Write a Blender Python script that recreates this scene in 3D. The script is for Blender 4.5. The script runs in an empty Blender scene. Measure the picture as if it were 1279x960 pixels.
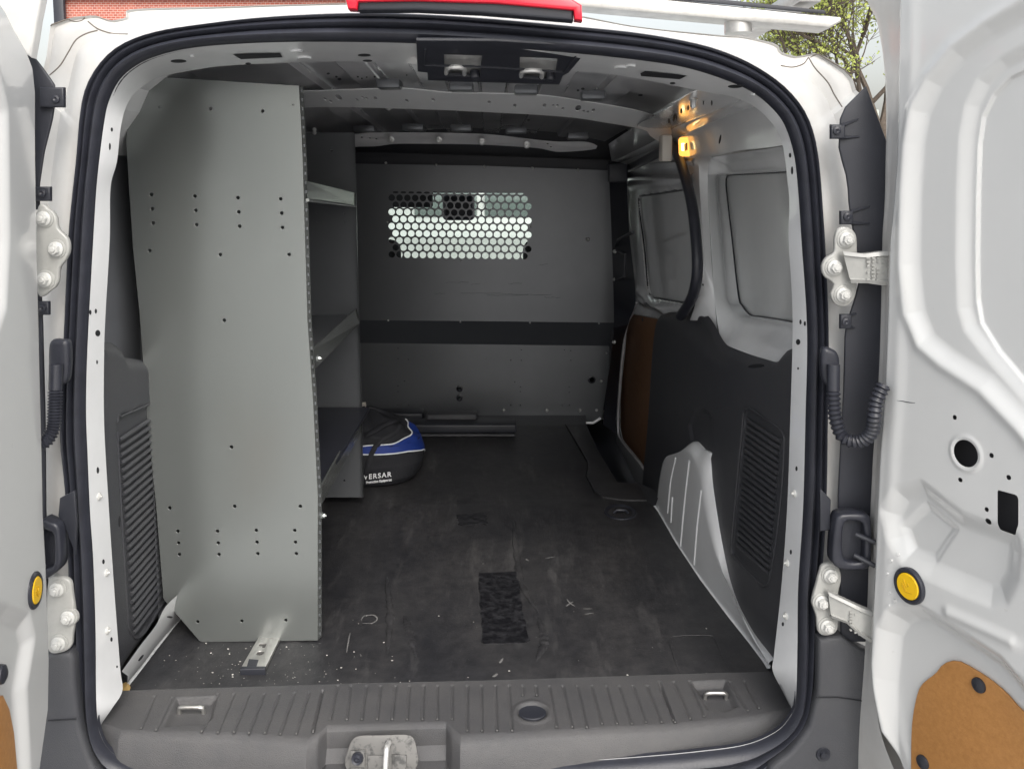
import bpy, bmesh, math, random
import numpy as np
from mathutils import Vector, Matrix
from mathutils.bvhtree import BVHTree
random.seed(7); np.random.seed(7)
SC = bpy.context.scene; COL = SC.collection
R = math.radians
# ---------------------------------------------------------------- camera model (survey of the photograph)
F = 1100.0; CX = 639.5; CY = 335.6; TH = R(6.0); CAMZ = 0.94
def ray(px, py):
    x = (px-CX)/F; y = (CY-py)/F
    return Vector((x, math.cos(TH)+y*math.sin(TH), -math.sin(TH)+y*math.cos(TH)))
CAM = Vector((0, 0, CAMZ))
def pl(px, py, p0, n):
    d = ray(px, py); n = Vector(n); t = (Vector(p0)-CAM).dot(n)/d.dot(n)
    return CAM + d*t
def atY(px, py, Y): return pl(px, py, (0, Y, 0), (0, 1, 0))
def atZ(px, py, z): return pl(px, py, (0, 0, z), (0, 0, 1))
def atW(px, py, x0, s=.027): return pl(px, py, (x0, 1.5, 0), (1, s, 0))
class Frame:
    def __init__(s, O, U, V):
        s.O = Vector(O); s.U = Vector(U).normalized(); s.V = Vector(V).normalized(); s.N = s.U.cross(s.V).normalized()
    def px(s, px, py, off=0):
        w = pl(px, py, s.O+s.N*off, s.N)-s.O
        return (w.dot(s.U), w.dot(s.V))
    def pxs(s, pts, off=0): return [s.px(p[0], p[1], off) for p in pts]
    def w(s, u, v, n=0): return s.O+s.U*u+s.V*v+s.N*n
def FY(Y): return Frame((0, Y, 0), (1, 0, 0), (0, 0, 1))
def FZ(z): return Frame((0, 0, z), (1, 0, 0), (0, 1, 0))
# ---------------------------------------------------------------- materials
def mat(name, col, rough=.5, metal=0, noise=0, nscale=8, col2=None, bump=0, bscale=60, coat=0, emit=None, estr=0, trans=0, spec=.5, rvar=0, bdet=4, stretch=None, thr=None, bdist=.002):
    m = bpy.data.materials.new(name); m.use_nodes = True
    nt = m.node_tree; N = nt.nodes; L = nt.links; b = N['Principled BSDF']
    b.inputs['Base Color'].default_value = (*col, 1); b.inputs['Roughness'].default_value = rough
    b.inputs['Metallic'].default_value = metal; b.inputs['Specular IOR Level'].default_value = spec
    if coat: b.inputs['Coat Weight'].default_value = coat; b.inputs['Coat Roughness'].default_value = .08
    if trans: b.inputs['Transmission Weight'].default_value = trans
    if emit: b.inputs['Emission Color'].default_value = (*emit, 1); b.inputs['Emission Strength'].default_value = estr
    tc = N.new('ShaderNodeTexCoord'); src = tc.outputs['Object']
    if stretch:
        mp = N.new('ShaderNodeMapping'); mp.inputs['Scale'].default_value = stretch; L.new(src, mp.inputs['Vector']); src = mp.outputs['Vector']
    if col2 or noise or rvar:
        n = N.new('ShaderNodeTexNoise'); n.inputs['Scale'].default_value = nscale; n.inputs['Detail'].default_value = 8; n.inputs['Roughness'].default_value = .65
        L.new(src, n.inputs['Vector'])
        if col2 or noise:
            c2 = col2 or tuple(max(0, c*(1-noise)) for c in col)
            r = N.new('ShaderNodeValToRGB'); lo, hi = thr or (.35, .7)
            r.color_ramp.elements[0].position = lo; r.color_ramp.elements[0].color = (*col, 1)
            r.color_ramp.elements[1].position = hi; r.color_ramp.elements[1].color = (*c2, 1)
            L.new(n.outputs['Fac'], r.inputs['Fac']); L.new(r.outputs['Color'], b.inputs['Base Color'])
        if rvar:
            mr = N.new('ShaderNodeMapRange'); mr.inputs['From Min'].default_value = .3; mr.inputs['From Max'].default_value = .7
            mr.inputs['To Min'].default_value = rough-rvar; mr.inputs['To Max'].default_value = rough+rvar
            L.new(n.outputs['Fac'], mr.inputs['Value']); L.new(mr.outputs['Result'], b.inputs['Roughness'])
    if bump:
        n2 = N.new('ShaderNodeTexNoise'); n2.inputs['Scale'].default_value = bscale; n2.inputs['Detail'].default_value = bdet
        L.new(src, n2.inputs['Vector'])
        bp = N.new('ShaderNodeBump'); bp.inputs['Strength'].default_value = bump; bp.inputs['Distance'].default_value = bdist
        L.new(n2.outputs['Fac'], bp.inputs['Height']); L.new(bp.outputs['Normal'], b.inputs['Normal'])
    return m
M = {}
M['white'] = mat('white_paint', (.60, .605, .60), .2, col2=(.42, .41, .39), nscale=55, thr=(.69, .80), coat=.7, bump=.06, bscale=7)
M['whitein'] = mat('white_paint_inner', (.83, .84, .85), .2, noise=.08, nscale=7, coat=.8, bump=.10, bscale=12)
M['dirty'] = mat('weathered_white_paint', (.575, .572, .56), .3, col2=(.46, .44, .41), nscale=6, thr=(.42, .85), coat=.2, bump=.1, bscale=20)
M['greyp'] = mat('grey_primer', (.88, .88, .90), .22, noise=.15, nscale=5, bump=.12, bscale=12, coat=.8)
M['rubber'] = mat('black_rubber', (.030, .032, .043), .38, noise=.3, nscale=30, bump=.15, bscale=300)
M['plastic'] = mat('black_plastic', (.026, .028, .037), .45, noise=.2, nscale=12, bump=.2, bscale=500)
M['trim'] = mat('charcoal_trim_plastic', (.050, .052, .060), .45, col2=(.068, .069, .074), nscale=5, bump=.5, bscale=900)
M['sill'] = mat('grey_sill_plastic', (.072, .072, .076), .5, col2=(.100, .098, .099), nscale=9, bump=.7, bscale=700)
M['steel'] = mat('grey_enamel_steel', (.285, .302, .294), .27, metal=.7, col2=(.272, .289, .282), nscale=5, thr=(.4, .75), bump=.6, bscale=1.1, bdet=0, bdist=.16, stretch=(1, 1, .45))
M['steel_shaded'] = mat('shaded_grey_enamel_steel', (.175, .183, .195), .33, metal=.45, col2=(.15, .158, .170), nscale=3, bump=.5, bscale=1.2, bdet=0, bdist=.02)  # same grey enamel, darkened to paint in the low light deeper inside
M['alu'] = mat('aluminium', (.62, .61, .59), .38, metal=.9, noise=.25, nscale=30, bump=.1, bscale=80)
M['zinc'] = mat('zinc_bolt', (.75, .75, .74), .3, metal=.6)
M['boltw'] = mat('painted_bolt', (.55, .55, .53), .3, coat=.3)
M['hinge'] = mat('painted_hinge', (.42, .42, .40), .3, noise=.2, nscale=25, coat=.3, bump=.15, bscale=60)
M['dark'] = mat('dark_cavity', (.012, .013, .016), .7)
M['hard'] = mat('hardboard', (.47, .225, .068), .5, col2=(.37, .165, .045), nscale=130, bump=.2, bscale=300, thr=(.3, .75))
M['hardd'] = mat('dark_brown_hardboard', (.26, .13, .06), .6, col2=(.20, .09, .04), nscale=40)  # darker, duller brown than the rear door boards
M['yellow'] = mat('yellow_plastic', (.85, .52, .01), .35)
M['red'] = mat('red_lens', (.75, .01, .035), .15, coat=.6)
M['amber'] = mat('amber_lamp', (.9, .45, .1), .3, emit=(1, .45, .08), estr=1.0)
M['amberhot'] = mat('amber_bulb', (1, .8, .4), .3, emit=(1, .72, .3), estr=2.6)
M['cream'] = mat('cream_plastic', (.62, .58, .52), .4)
M['fabric'] = mat('black_nylon', (.016, .017, .022), .75, noise=.4, nscale=20, bump=.6, bscale=400)
M['blue'] = mat('blue_nylon', (.010, .035, .22), .6, bump=.4, bscale=400)
M['piping'] = mat('white_piping', (.75, .77, .8), .5)
M['ink'] = mat('white_print', (.85, .86, .88), .5)
M['glass'] = mat('clear_glass', (.9, .95, .93), .02, trans=1)
M['seat'] = mat('seat_fabric', (.03, .032, .036), .8)
M['chalk'] = mat('pale_scuff', (.17, .168, .165), .8)
M['crumb'] = mat('pale_crumbs', (.45, .44, .41), .8)
M['tape'] = mat('ochre_residue', (.5, .33, .12), .7)
# rubber mat material: dusty wear streaks running along the load bay
def mat_floor():
    m = mat('worn_rubber_mat', (.03, .03, .032), .5); nt = m.node_tree; N = nt.nodes; L = nt.links; b = N['Principled BSDF']
    tc = N.new('ShaderNodeTexCoord')
    def noise(sc, scale, det=8, ro=.65):
        mp = N.new('ShaderNodeMapping'); mp.inputs['Scale'].default_value = sc; L.new(tc.outputs['Object'], mp.inputs['Vector'])
        n = N.new('ShaderNodeTexNoise'); n.inputs['Scale'].default_value = scale; n.inputs['Detail'].default_value = det; n.inputs['Roughness'].default_value = ro
        L.new(mp.outputs['Vector'], n.inputs['Vector']); return n.outputs['Fac']
    def ramp(f, a, ca, c, cc):
        r = N.new('ShaderNodeValToRGB'); r.color_ramp.elements[0].position = a; r.color_ramp.elements[0].color = (*ca, 1)
        r.color_ramp.elements[1].position = c; r.color_ramp.elements[1].color = (*cc, 1); L.new(f, r.inputs['Fac']); return r.outputs['Color']
    def mix(t, a, c, fac=1):
        x = N.new('ShaderNodeMix'); x.data_type = 'RGBA'; x.blend_type = t; x.inputs[0].default_value = fac
        L.new(a, x.inputs[6]); L.new(c, x.inputs[7]); return x.outputs[2]
    c = ramp(noise((1.6, .8, 1), 2.6), .32, (.018, .019, .023), .78, (.060, .059, .060))
    c = mix('MULTIPLY', c, ramp(noise((1, 1, 1), 28, 10, .8), .35, (.6, .6, .62), .65, (1.25, 1.22, 1.2)))
    c = mix('ADD', c, ramp(noise((4, .8, 1), 3.5, 6), .55, (0, 0, 0), .80, (.062, .060, .058)))
    c = mix('ADD', c, ramp(noise((1, 1, 1), 160, 2), .72, (0, 0, 0), .78, (.10, .10, .095)))
    L.new(c, b.inputs['Base Color'])
    bp = N.new('ShaderNodeBump'); bp.inputs['Strength'].default_value = .6; bp.inputs['Distance'].default_value = .004
    L.new(noise((2.2, .5, 1), 5, 8), bp.inputs['Height'])
    b2 = N.new('ShaderNodeBump'); b2.inputs['Strength'].default_value = .35; b2.inputs['Distance'].default_value = .001
    L.new(noise((1, 1, 1), 250, 3), b2.inputs['Height']); L.new(bp.outputs['Normal'], b2.inputs['Normal']); L.new(b2.outputs['Normal'], b.inputs['Normal'])
    return m
M['mat'] = mat_floor()
def mat_brick():
    m = mat('red_brick', (.3, .08, .05), .8); nt = m.node_tree; N = nt.nodes; L = nt.links
    tc = N.new('ShaderNodeTexCoord'); mp = N.new('ShaderNodeMapping'); mp.inputs['Rotation'].default_value = (R(90), 0, 0)
    L.new(tc.outputs['Object'], mp.inputs['Vector'])
    br = N.new('ShaderNodeTexBrick'); br.inputs['Scale'].default_value = 4.5
    br.inputs['Color1'].default_value = (.46, .13, .085, 1); br.inputs['Color2'].default_value = (.36, .09, .06, 1); br.inputs['Mortar'].default_value = (.62, .5, .45, 1)
    L.new(mp.outputs['Vector'], br.inputs['Vector']); L.new(br.outputs['Color'], N['Principled BSDF'].inputs['Base Color']); return m
M['brick'] = mat_brick()
M['asphalt'] = mat('concrete_paving', (.44, .435, .43), .9, col2=(.34, .335, .33), nscale=3, bump=.5, bscale=120)
M['bark'] = mat('bark', (.12, .095, .075), .9, noise=.4, nscale=20)
M['leaf'] = mat('young_leaf', (.42, .45, .10), .6, col2=(.28, .36, .08), nscale=4)
# ---------------------------------------------------------------- object helpers
def link(name, me, m, parent=None, smooth=True, origin=None):
    o = bpy.data.objects.new(name, me); COL.objects.link(o)
    if m: me.materials.clear(); me.materials.append(m if not isinstance(m, str) else M[m])
    base = Vector((0, 0, 0))
    if parent is not None:
        o.parent = parent; base = Vector(parent.get('wl', (0, 0, 0)))
    if origin is not None:
        me.transform(Matrix.Translation(-Vector(origin))); o.location = Vector(origin)-base; o['wl'] = tuple(origin)
    else:
        me.transform(Matrix.Translation(-base)); o['wl'] = tuple(base)
    if smooth:
        me.shade_smooth()
        try: me.set_sharp_from_angle(angle=R(38))
        except Exception: pass
    return o
def from_bm(name, bm, m, parent=None, smooth=True, origin=None, recalc=True):
    if recalc: bmesh.ops.recalc_face_normals(bm, faces=bm.faces[:])
    me = bpy.data.meshes.new(name); bm.to_mesh(me); bm.free()
    return link(name, me, m, parent, smooth, origin)
def thing(name, label, cat, loc, group=None):
    o = bpy.data.objects.new(name, None); COL.objects.link(o); o.location = loc; o['wl'] = tuple(loc)
    o['label'] = label; o['category'] = cat; o.empty_display_size = .1
    if group: o['group'] = group
    return o
def tag(o, label, cat, group=None, kind=None):
    o['label'] = label; o['category'] = cat
    if group: o['group'] = group
    if kind: o['kind'] = kind
    return o
def bmj(*parts):
    bm = bmesh.new()
    for p in parts:
        me = bpy.data.meshes.new('t'); p.to_mesh(me); p.free(); bm.from_mesh(me); bpy.data.meshes.remove(me)
    return bm
def mesh_of(*objs_bm): return bmj(*objs_bm)
def spl(pts, n, closed=False):
    """Catmull-Rom resample of any-dimension points to n points by arc length"""
    P = [np.array(p, float) for p in pts]
    if closed: Q = [P[-1]]+P+[P[0], P[1]]
    else: Q = [2*P[0]-P[1]]+P+[2*P[-1]-P[-2]]
    out = []
    for i in range(1, len(Q)-2):
        for k in range(16):
            t = k/16; a, b, c, d = Q[i-1], Q[i], Q[i+1], Q[i+2]
            out.append(.5*((2*b)+(-a+c)*t+(2*a-5*b+4*c-d)*t*t+(-a+3*b-3*c+d)*t**3))
    out.append(Q[-2])
    out = np.array(out); s = np.concatenate([[0], np.cumsum(np.linalg.norm(np.diff(out, axis=0), axis=1))])
    tt = np.linspace(0, s[-1], n+1 if closed else n)
    res = np.stack([np.interp(tt, s, out[:, k]) for k in range(out.shape[1])], 1)
    return [tuple(r) for r in (res[:-1] if closed else res)]
def lin(pts, n):
    out = np.array(pts, float); s = np.concatenate([[0], np.cumsum(np.linalg.norm(np.diff(out, axis=0), axis=1))])
    tt = np.linspace(0, s[-1], n); return [tuple(r) for r in np.stack([np.interp(tt, s, out[:, k]) for k in range(out.shape[1])], 1)]
def loft(rows, closed=False):
    bm = bmesh.new(); V = [[bm.verts.new(p) for p in r] for r in rows]
    for a, b in zip(V[:-1], V[1:]):
        n = len(a)
        for i in range(n if closed else n-1):
            j = (i+1) % n
            try: bm.faces.new((a[i], a[j], b[j], b[i]))
            except Exception: pass
    return bm
def box(x0, x1, y0, y1, z0, z1, bev=0, seg=2):
    bm = bmesh.new(); bmesh.ops.create_cube(bm, size=1)
    for v in bm.verts: v.co = Vector(((x0+x1)/2+v.co.x*(x1-x0), (y0+y1)/2+v.co.y*(y1-y0), (z0+z1)/2+v.co.z*(z1-z0)))
    if bev: bmesh.ops.bevel(bm, geom=bm.edges[:], offset=bev, segments=seg, affect='EDGES', profile=.5)
    return bm
def tube(pts, r, seg=10, caps=True, flat=1.0, up=None):
    P = [Vector(p) for p in pts]; rr = r if isinstance(r, (list, tuple)) else [r]*len(P)
    rows = []; prev = None
    for i, p in enumerate(P):
        t = (P[min(i+1, len(P)-1)]-P[max(i-1, 0)]).normalized()
        if prev is None:
            a = Vector(up) if up else (Vector((0, 0, 1)) if abs(t.z) < .9 else Vector((1, 0, 0)))
            prev = (a-t*a.dot(t)).normalized()
        else: prev = (prev-t*prev.dot(t)).normalized()
        q = t.cross(prev)
        rows.append([p+(prev*math.cos(2*math.pi*k/seg)*flat+q*math.sin(2*math.pi*k/seg))*rr[i] for k in range(seg)])
    bm = loft(rows, True)
    if caps:
        bm.verts.ensure_lookup_table(); n = len(rows)
        bm.faces.new([bm.verts[k] for k in range(seg)][::-1]); bm.faces.new([bm.verts[(n-1)*seg+k] for k in range(seg)])
    return bm
def curve_plate(fr, outer, holes=(), thick=.002, bev=0, n0=0.0):
    """flat plate with real holes; outer, holes as (u,v) loops in frame fr; front face at n0"""
    cu = bpy.data.curves.new('c', 'CURVE'); cu.dimensions = '2D'; cu.fill_mode = 'BOTH'
    cu.extrude = max(thick/2-bev, 0); cu.bevel_depth = bev; cu.bevel_resolution = 2; cu.offset = -bev
    for lp in [outer]+list(holes):
        s = cu.splines.new('POLY'); s.points.add(len(lp)-1); s.use_cyclic_u = True
        for p, q in zip(s.points, lp): p.co = (q[0], q[1], 0, 1)
    ob = bpy.data.objects.new('c', cu); COL.objects.link(ob)
    dg = bpy.context.evaluated_depsgraph_get(); dg.update()
    me = bpy.data.meshes.new_from_object(ob.evaluated_get(dg))
    bm = bmesh.new(); bm.from_mesh(me); bpy.data.objects.remove(ob); bpy.data.curves.remove(cu); bpy.data.meshes.remove(me)
    bmesh.ops.remove_doubles(bm, verts=bm.verts[:], dist=1e-6)
    for v in bm.verts: v.co = fr.w(v.co.x, v.co.y, v.co.z-thick/2+n0)
    return bm
def circ(c, r, n=16, ry=None, rot=0):
    ry = ry or r; out = []
    for k in range(n):
        a = 2*math.pi*k/n; x = r*math.cos(a); y = ry*math.sin(a)
        out.append((c[0]+x*math.cos(rot)-y*math.sin(rot), c[1]+x*math.sin(rot)+y*math.cos(rot)))
    return out
def sdf(P, poly):
    P = np.asarray(P, float); poly = np.asarray(poly, float); n = len(poly)
    d = np.full(len(P), 1e9); ins = np.zeros(len(P), bool)
    for i in range(n):
        a = poly[i]; b = poly[(i+1) % n]; e = b-a; w = P-a
        t = np.clip((w@e)/max(e@e, 1e-12), 0, 1); q = w-np.outer(t, e); d = np.minimum(d, np.hypot(q[:, 0], q[:, 1]))
        c = (a[1] > P[:, 1]) != (b[1] > P[:, 1])
        with np.errstate(divide='ignore', invalid='ignore'):
            xi = (b[0]-a[0])*(P[:, 1]-a[1])/(b[1]-a[1] if b[1] != a[1] else 1e-12)+a[0]
        ins ^= c & (P[:, 0] < xi)
    return np.where(ins, -d, d)
def sstep(x): x = np.clip(x, 0, 1); return x*x*(3-2*x)
def recess(sd, depth, w): return -depth*sstep((-sd+w/2)/w)
def seg_d(P, a, b):
    P = np.asarray(P, float); a = np.array(a); b = np.array(b); e = b-a; w = P-a
    t = np.clip((w@e)/(e@e), 0, 1); q = w-np.outer(t, e); return np.hypot(q[:, 0], q[:, 1])
def sheet(fr, us, vs, hf, holes=(), ufun=None):
    """relief sheet: grid (us x vs), optional ufun(v)->u offset, hf(P)->normal height, holes = list of uv loops really cut out"""
    nu, nv = len(us), len(vs); P = np.zeros((nv, nu, 2))
    for j, v in enumerate(vs):
        o = ufun(v) if ufun else 0
        P[j, :, 0] = np.array(us)+o; P[j, :, 1] = v
    P = P.reshape(-1, 2)
    kill = np.zeros(len(P), int)-1; SD = []
    for lp in holes: SD.append(sdf(P, lp))
    S = np.min(SD, axis=0) if SD else np.full(len(P), 1.0)
    quads = []
    for j in range(nv-1):
        for i in range(nu-1):
            q = (j*nu+i, j*nu+i+1, (j+1)*nu+i+1, (j+1)*nu+i)
            if min(S[k] >= 0 for k in q) or not all(S[k] < 0 for k in q): quads.append(q)
    used = set(k for q in quads for k in q)
    for lp, sd in zip(holes, SD):
        idx = [k for k in used if sd[k] < 0]
        lpa = np.array(lp)
        for k in idx:
            best = None
            for a, b in zip(lpa, np.roll(lpa, -1, 0)):
                e = b-a; t = min(1, max(0, (P[k]-a)@e/(e@e+1e-12))); q = a+e*t; d = ((P[k]-q)**2).sum()
                if best is None or d < best[0]: best = (d, q)
            P[k] = best[1]
    Hh = hf(P)
    bm = bmesh.new(); vv = {}
    for k in used: vv[k] = bm.verts.new(fr.w(P[k][0], P[k][1], Hh[k]))
    for q in quads:
        try: bm.faces.new([vv[k] for k in q])
        except Exception: pass
    return bm
def bvh(objs):
    V = []; Pg = []
    for o in objs:
        b = len(V); w = Vector(o.get('wl', (0, 0, 0)))
        V += [v.co+w for v in o.data.vertices]; Pg += [[b+i for i in p.vertices] for p in o.data.polygons]
    return BVHTree.FromPolygons(V, Pg)
def cast(tree, px, py):
    d = ray(px, py).normalized(); loc, n, i, dist = tree.ray_cast(CAM, d)
    if loc is None: return None, None
    if n.dot(d) > 0: n = -n
    return loc, n
def orient(bm, loc, n, roll=0):
    n = n.normalized(); up = Vector((0, 0, 1)) if abs(n.z) < .9 else Vector((0, 1, 0))
    x = up.cross(n).normalized(); y = n.cross(x)
    m = Matrix((( x.x, y.x, n.x, loc.x), (x.y, y.y, n.y, loc.y), (x.z, y.z, n.z, loc.z), (0, 0, 0, 1))) @ Matrix.Rotation(roll, 4, 'Z')
    bmesh.ops.transform(bm, matrix=m, verts=bm.verts[:]); return bm
def lathe(prof, seg=20):
    rows = [[(r*math.cos(2*math.pi*k/seg), r*math.sin(2*math.pi*k/seg), z) for k in range(seg)] for r, z in prof]
    bm = loft(rows, True); bmesh.ops.remove_doubles(bm, verts=bm.verts[:], dist=1e-6); return bm
def disc_bm(rx, ry, h=.0012, seg=18):
    bm = lathe([(0.0001, -.001), (1, -.001), (1, h*.6), (.9, h), (0.0001, h)], seg)
    for v in bm.verts: v.co.x *= rx; v.co.y *= ry
    return bm
def hexbolt(r=.008, wash=1.55, h=.006):
    b1 = lathe([(.0001, 0), (r*wash, 0), (r*wash, .0015), (r*1.1, .003), (.0001, .003)], 20)
    b2 = lathe([(r, .002), (r, h), (r*.85, h+.0015), (.0001, h+.0015)], 6)
    b3 = lathe([(r*.5, h), (r*.5, h+.003), (r*.4, h+.004), (.0001, h+.004)], 12)
    return bmj(b1, b2, b3)
GZ = -.58
# ================================================================ SETTING
bm = bmesh.new(); bmesh.ops.create_grid(bm, x_segments=8, y_segments=8, size=4000)
for v in bm.verts: v.co.z = GZ
g = from_bm('ground', bm, 'asphalt', smooth=False); g['kind'] = 'structure'
# ================================================================ THE VAN
VAN = thing('cargo_van', 'white cargo van seen through its open rear doors, black rubber seal round the load bay', 'van', (-.1, 3, GZ))
XC = -.098
def ax(Y): return XC-.027*(Y-1.4)        # centre line of the load bay
RP = Frame((0, 1.38, 0), (1, 0, 0), (0, .03, 1))       # rear opening plane
seal_out = [(170, 990), (125, 972), (110, 945), (97, 900), (91, 830), (88, 740), (85, 640), (81, 590), (77, 550), (78, 490), (81, 430), (87, 300), (92, 245), (97, 200), (101, 150), (107, 115), (120, 88), (140, 65), (165, 50), (200, 39), (250, 31), (330, 22), (430, 17), (520, 18), (602, 23), (703, 32), (800, 42), (875, 56), (924, 73), (961, 94), (987, 116), (1006, 142), (1017, 172), (1023, 210), (1027, 262), (1030, 310), (1034, 412), (1033, 525), (1031, 637), (1025, 732), (1023, 807), (1019, 863), (1008, 905), (987, 931), (961, 953), (930, 975), (860, 990), (520, 1003)]
seal_in = [(230, 968), (170, 957), (140, 942), (124, 918), (119, 880), (118, 790), (115, 700), (111, 640), (108, 570), (106, 510), (108, 430), (115, 300), (119, 235), (124, 188), (129, 151), (134, 128), (145, 104), (161, 87), (188, 72), (235, 60), (303, 54), (370, 52), (430, 52), (518, 54), (635, 60), (726, 67), (800, 75), (856, 84), (905, 99), (942, 116), (969, 139), (983, 161), (993, 195), (998, 240), (1002, 300), (1009, 412), (1007, 525), (1004, 637), (998, 732), (997, 807), (995, 875), (987, 897), (968, 916), (931, 931), (875, 939), (800, 946), (700, 953), (480, 966)]
NS = 260
so = spl(seal_out, NS, True); si0 = spl(seal_in, 2000, True)
# pair every outer point with the nearest inner point, ordered
si_a = np.array(si0); idx = []
for p in so:
    idx.append(int(np.argmin(((si_a-np.array(p))**2).sum(1))))
idx = np.unwrap(np.array(idx)*2*np.pi/2000)*2000/(2*np.pi)
k9 = np.ones(9)/9; idp = np.concatenate([idx[-4:]-(2000 if idx[-1] > idx[0] else -2000)*1, idx, idx[:4]+(2000 if idx[-1] > idx[0] else -2000)])
idx = np.convolve(idp, k9, 'valid')
si = [tuple(si_a[int(round(i)) % 2000]) for i in idx]
def pair_smooth(src, dst_pts, nd=2000, closed=True, win=9):
    dd = spl(dst_pts, nd, closed); da = np.array([d[:2] for d in dd]); ids = [int(np.argmin(((da-np.array(p[:2]))**2).sum(1))) for p in src]
    u = np.unwrap(np.array(ids)*2*np.pi/nd)*nd/(2*np.pi); n = len(u); tot = nd*np.sign(u[-1]-u[0]); h = win//2
    e = np.concatenate([u[-h:]-tot, u, u[:h]+tot]); e = np.convolve(e, np.ones(win)/win, 'valid')
    return [tuple(dd[int(round(i)) % nd]) for i in e]
def RPw(px, n=0): 
    u, v = RP.px(px[0], px[1]); return RP.w(u, v, n)
prof = [(0, -.004), (.02, .006), (.07, .010), (.13, .008), (.16, .002), (.24, .006), (.34, .011), (.42, .008), (.46, .001), (.50, -.001), (.54, .004), (.62, .011), (.74, .015), (.86, .011), (.94, .002), (1, -.012)]
rows = []
SO3 = [RPw(p) for p in so]; SI3 = [RPw(p) for p in si]
for t, n in prof: rows.append([a.lerp(b, t)+RP.N*n for a, b in zip(SO3, SI3)])
seal = from_bm('door_seal', loft(rows, True), 'rubber', VAN)
# ---- aperture frame (painted return inside the seal)
inner = [(230, 985), (128, 930), (124, 910), (140, 884), (153, 862), (150, 832), (142, 726), (135, 619), (130, 527), (130, 442), (132, 388), (137, 300), (138, 235), (146, 202), (151, 158), (160, 128), (178, 108), (202, 96), (240, 88), (286, 82), (350, 79), (430, 77), (570, 82), (700, 88), (770, 94), (867, 112), (924, 124), (957, 146), (976, 176), (984, 230), (986, 258), (985, 300), (990, 397), (987, 525), (983, 637), (976, 732), (967, 815), (965, 837), (977, 862), (991, 893), (985, 915), (960, 965), (600, 990)]
AP = []
for (x, y) in inner:
    if y < 140: Y = 1.455+.135*min(1, (140-y)/55)
    else: Y = 1.455
    if y > 870: Y = 1.42
    if y > 912: Y = 1.44
    AP.append((x, y, Y))
sip2 = spl(seal_in, 600, True); SIp = [RPw(p, -.004) for p in sip2]
apm = [atY(*p) for p in pair_smooth(sip2, AP, 2400, True, 31)]
rows = [[a+Vector((0, .0, 0)) for a in SIp]]
for t in (.06, .3, .6, .85, 1): rows.append([a.lerp(b, t)+Vector((0, -.003*math.sin(math.pi*t), 0)) for a, b in zip(SIp, apm)])
cen = Vector((XC, 1.5, .6))
rows.append([b+Vector((0, .012, 0))+(b-cen)*Vector((1, 0, 1)).length*0 + Vector(((b.x-cen.x)*.03, 0, (b.z-cen.z)*.03)) for b in apm])
apert = from_bm('aperture_frame', loft(rows, True), 'whitein', VAN)
TA = bvh([apert])
def spots(tree, lst, m, name, parent, seg=16, h=.0008):
    bms = []
    for s in lst:
        px, py, rx, ry = s[:4]; roll = s[4] if len(s) > 4 else 0
        loc, n = cast(tree, px, py)
        if loc is None: continue
        sc = loc.y/F
        # true size on the surface (undo foreshortening)
        d = ray(px, py).normalized()
        bmx = disc_bm(1, 1, h, seg)
        n = n.normalized(); upv = Vector((0, 0, 1)) if abs(n.z) < .8 else Vector((0, 1, 0))
        x = upv.cross(n).normalized(); y = n.cross(x)
        # projected lengths of unit x,y in px
        def proj(v):
            a = loc+v*.01
            def pp(q):
                w = q-CAM; f = w.y*math.cos(TH)-w.z*math.sin(TH); u = w.y*math.sin(TH)+w.z*math.cos(TH)
                return Vector((CX+F*w.x/f, CY-F*u/f))
            return (pp(a)-pp(loc))/.01
        jx = proj(x); jy = proj(y)
        J = np.array([[jx.x, jy.x], [jx.y, jy.y]]); Ji = np.linalg.inv(J)
        for v in bmx.verts:
            a = np.array([v.co.x*rx*math.cos(roll)-v.co.y*ry*math.sin(roll), v.co.x*rx*math.sin(roll)+v.co.y*ry*math.cos(roll)])
            q = Ji@a; v.co = loc+x*q[0]+y*q[1]+n*v.co.z
        from_bm(name, bmx, m, parent, smooth=False)
spots(TA, [(139.5, 162, 1.2, 2.6), (137, 183, 1, 4.5), (139, 160, 3, 7, 0)][:2] + [(112.6, 390, 1.3, 3), (119.5, 388.5, 1.2, 3), (122, 416, 3, 4), (121, 452, .8, 2.5), (122, 587, 1.4, 4), (129, 701, 1.4, 3), (139, 798, 1.3, 2.8), (146, 832, .8, 1.5),
      (987, 194, 1.3, 3), (989.5, 213, 1.2, 5), (1000, 402, 1.2, 3), (1005.5, 404, 1.2, 3), (997, 427, 2.6, 3.6), (997, 460, .9, 1.5), (995, 585, 1.2, 3), (988, 689, 1.2, 3), (978, 779, 1.3, 2.5),
      (223, 76.5, 10, 2), (918, 108, 9, 2), (310, 79.5, 3.5, 1.2), (840, 104, 3.5, 1.2)], 'dark', 'drilled_hole', VAN)
# slots in the header
def quad_on(tree, pts, m, name, parent, lift=.0012):
    bm = bmesh.new(); vs = []
    for p in pts:
        loc, n = cast(tree, *p)
        if loc is None: loc = Vector((0, 0, 0)); n = Vector((0, -1, 0))
        vs.append(bm.verts.new(loc+n*lift))
    bm.faces.new(vs); r = bmesh.ops.extrude_face_region(bm, geom=bm.faces[:])
    for v in [e for e in r['geom'] if isinstance(e, bmesh.types.BMVert)]: v.co += ray(*pts[0]).normalized()*.003
    return from_bm(name, bm, m, parent, smooth=False)
quad_on(TA, [(291, 67.5), (350, 66), (353, 71), (301, 73.5)], 'dark', 'header_slot', VAN)
quad_on(TA, [(800, 91), (806, 88), (858, 94), (849, 98.5), (801, 94.5)], 'dark', 'header_slot', VAN)
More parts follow.
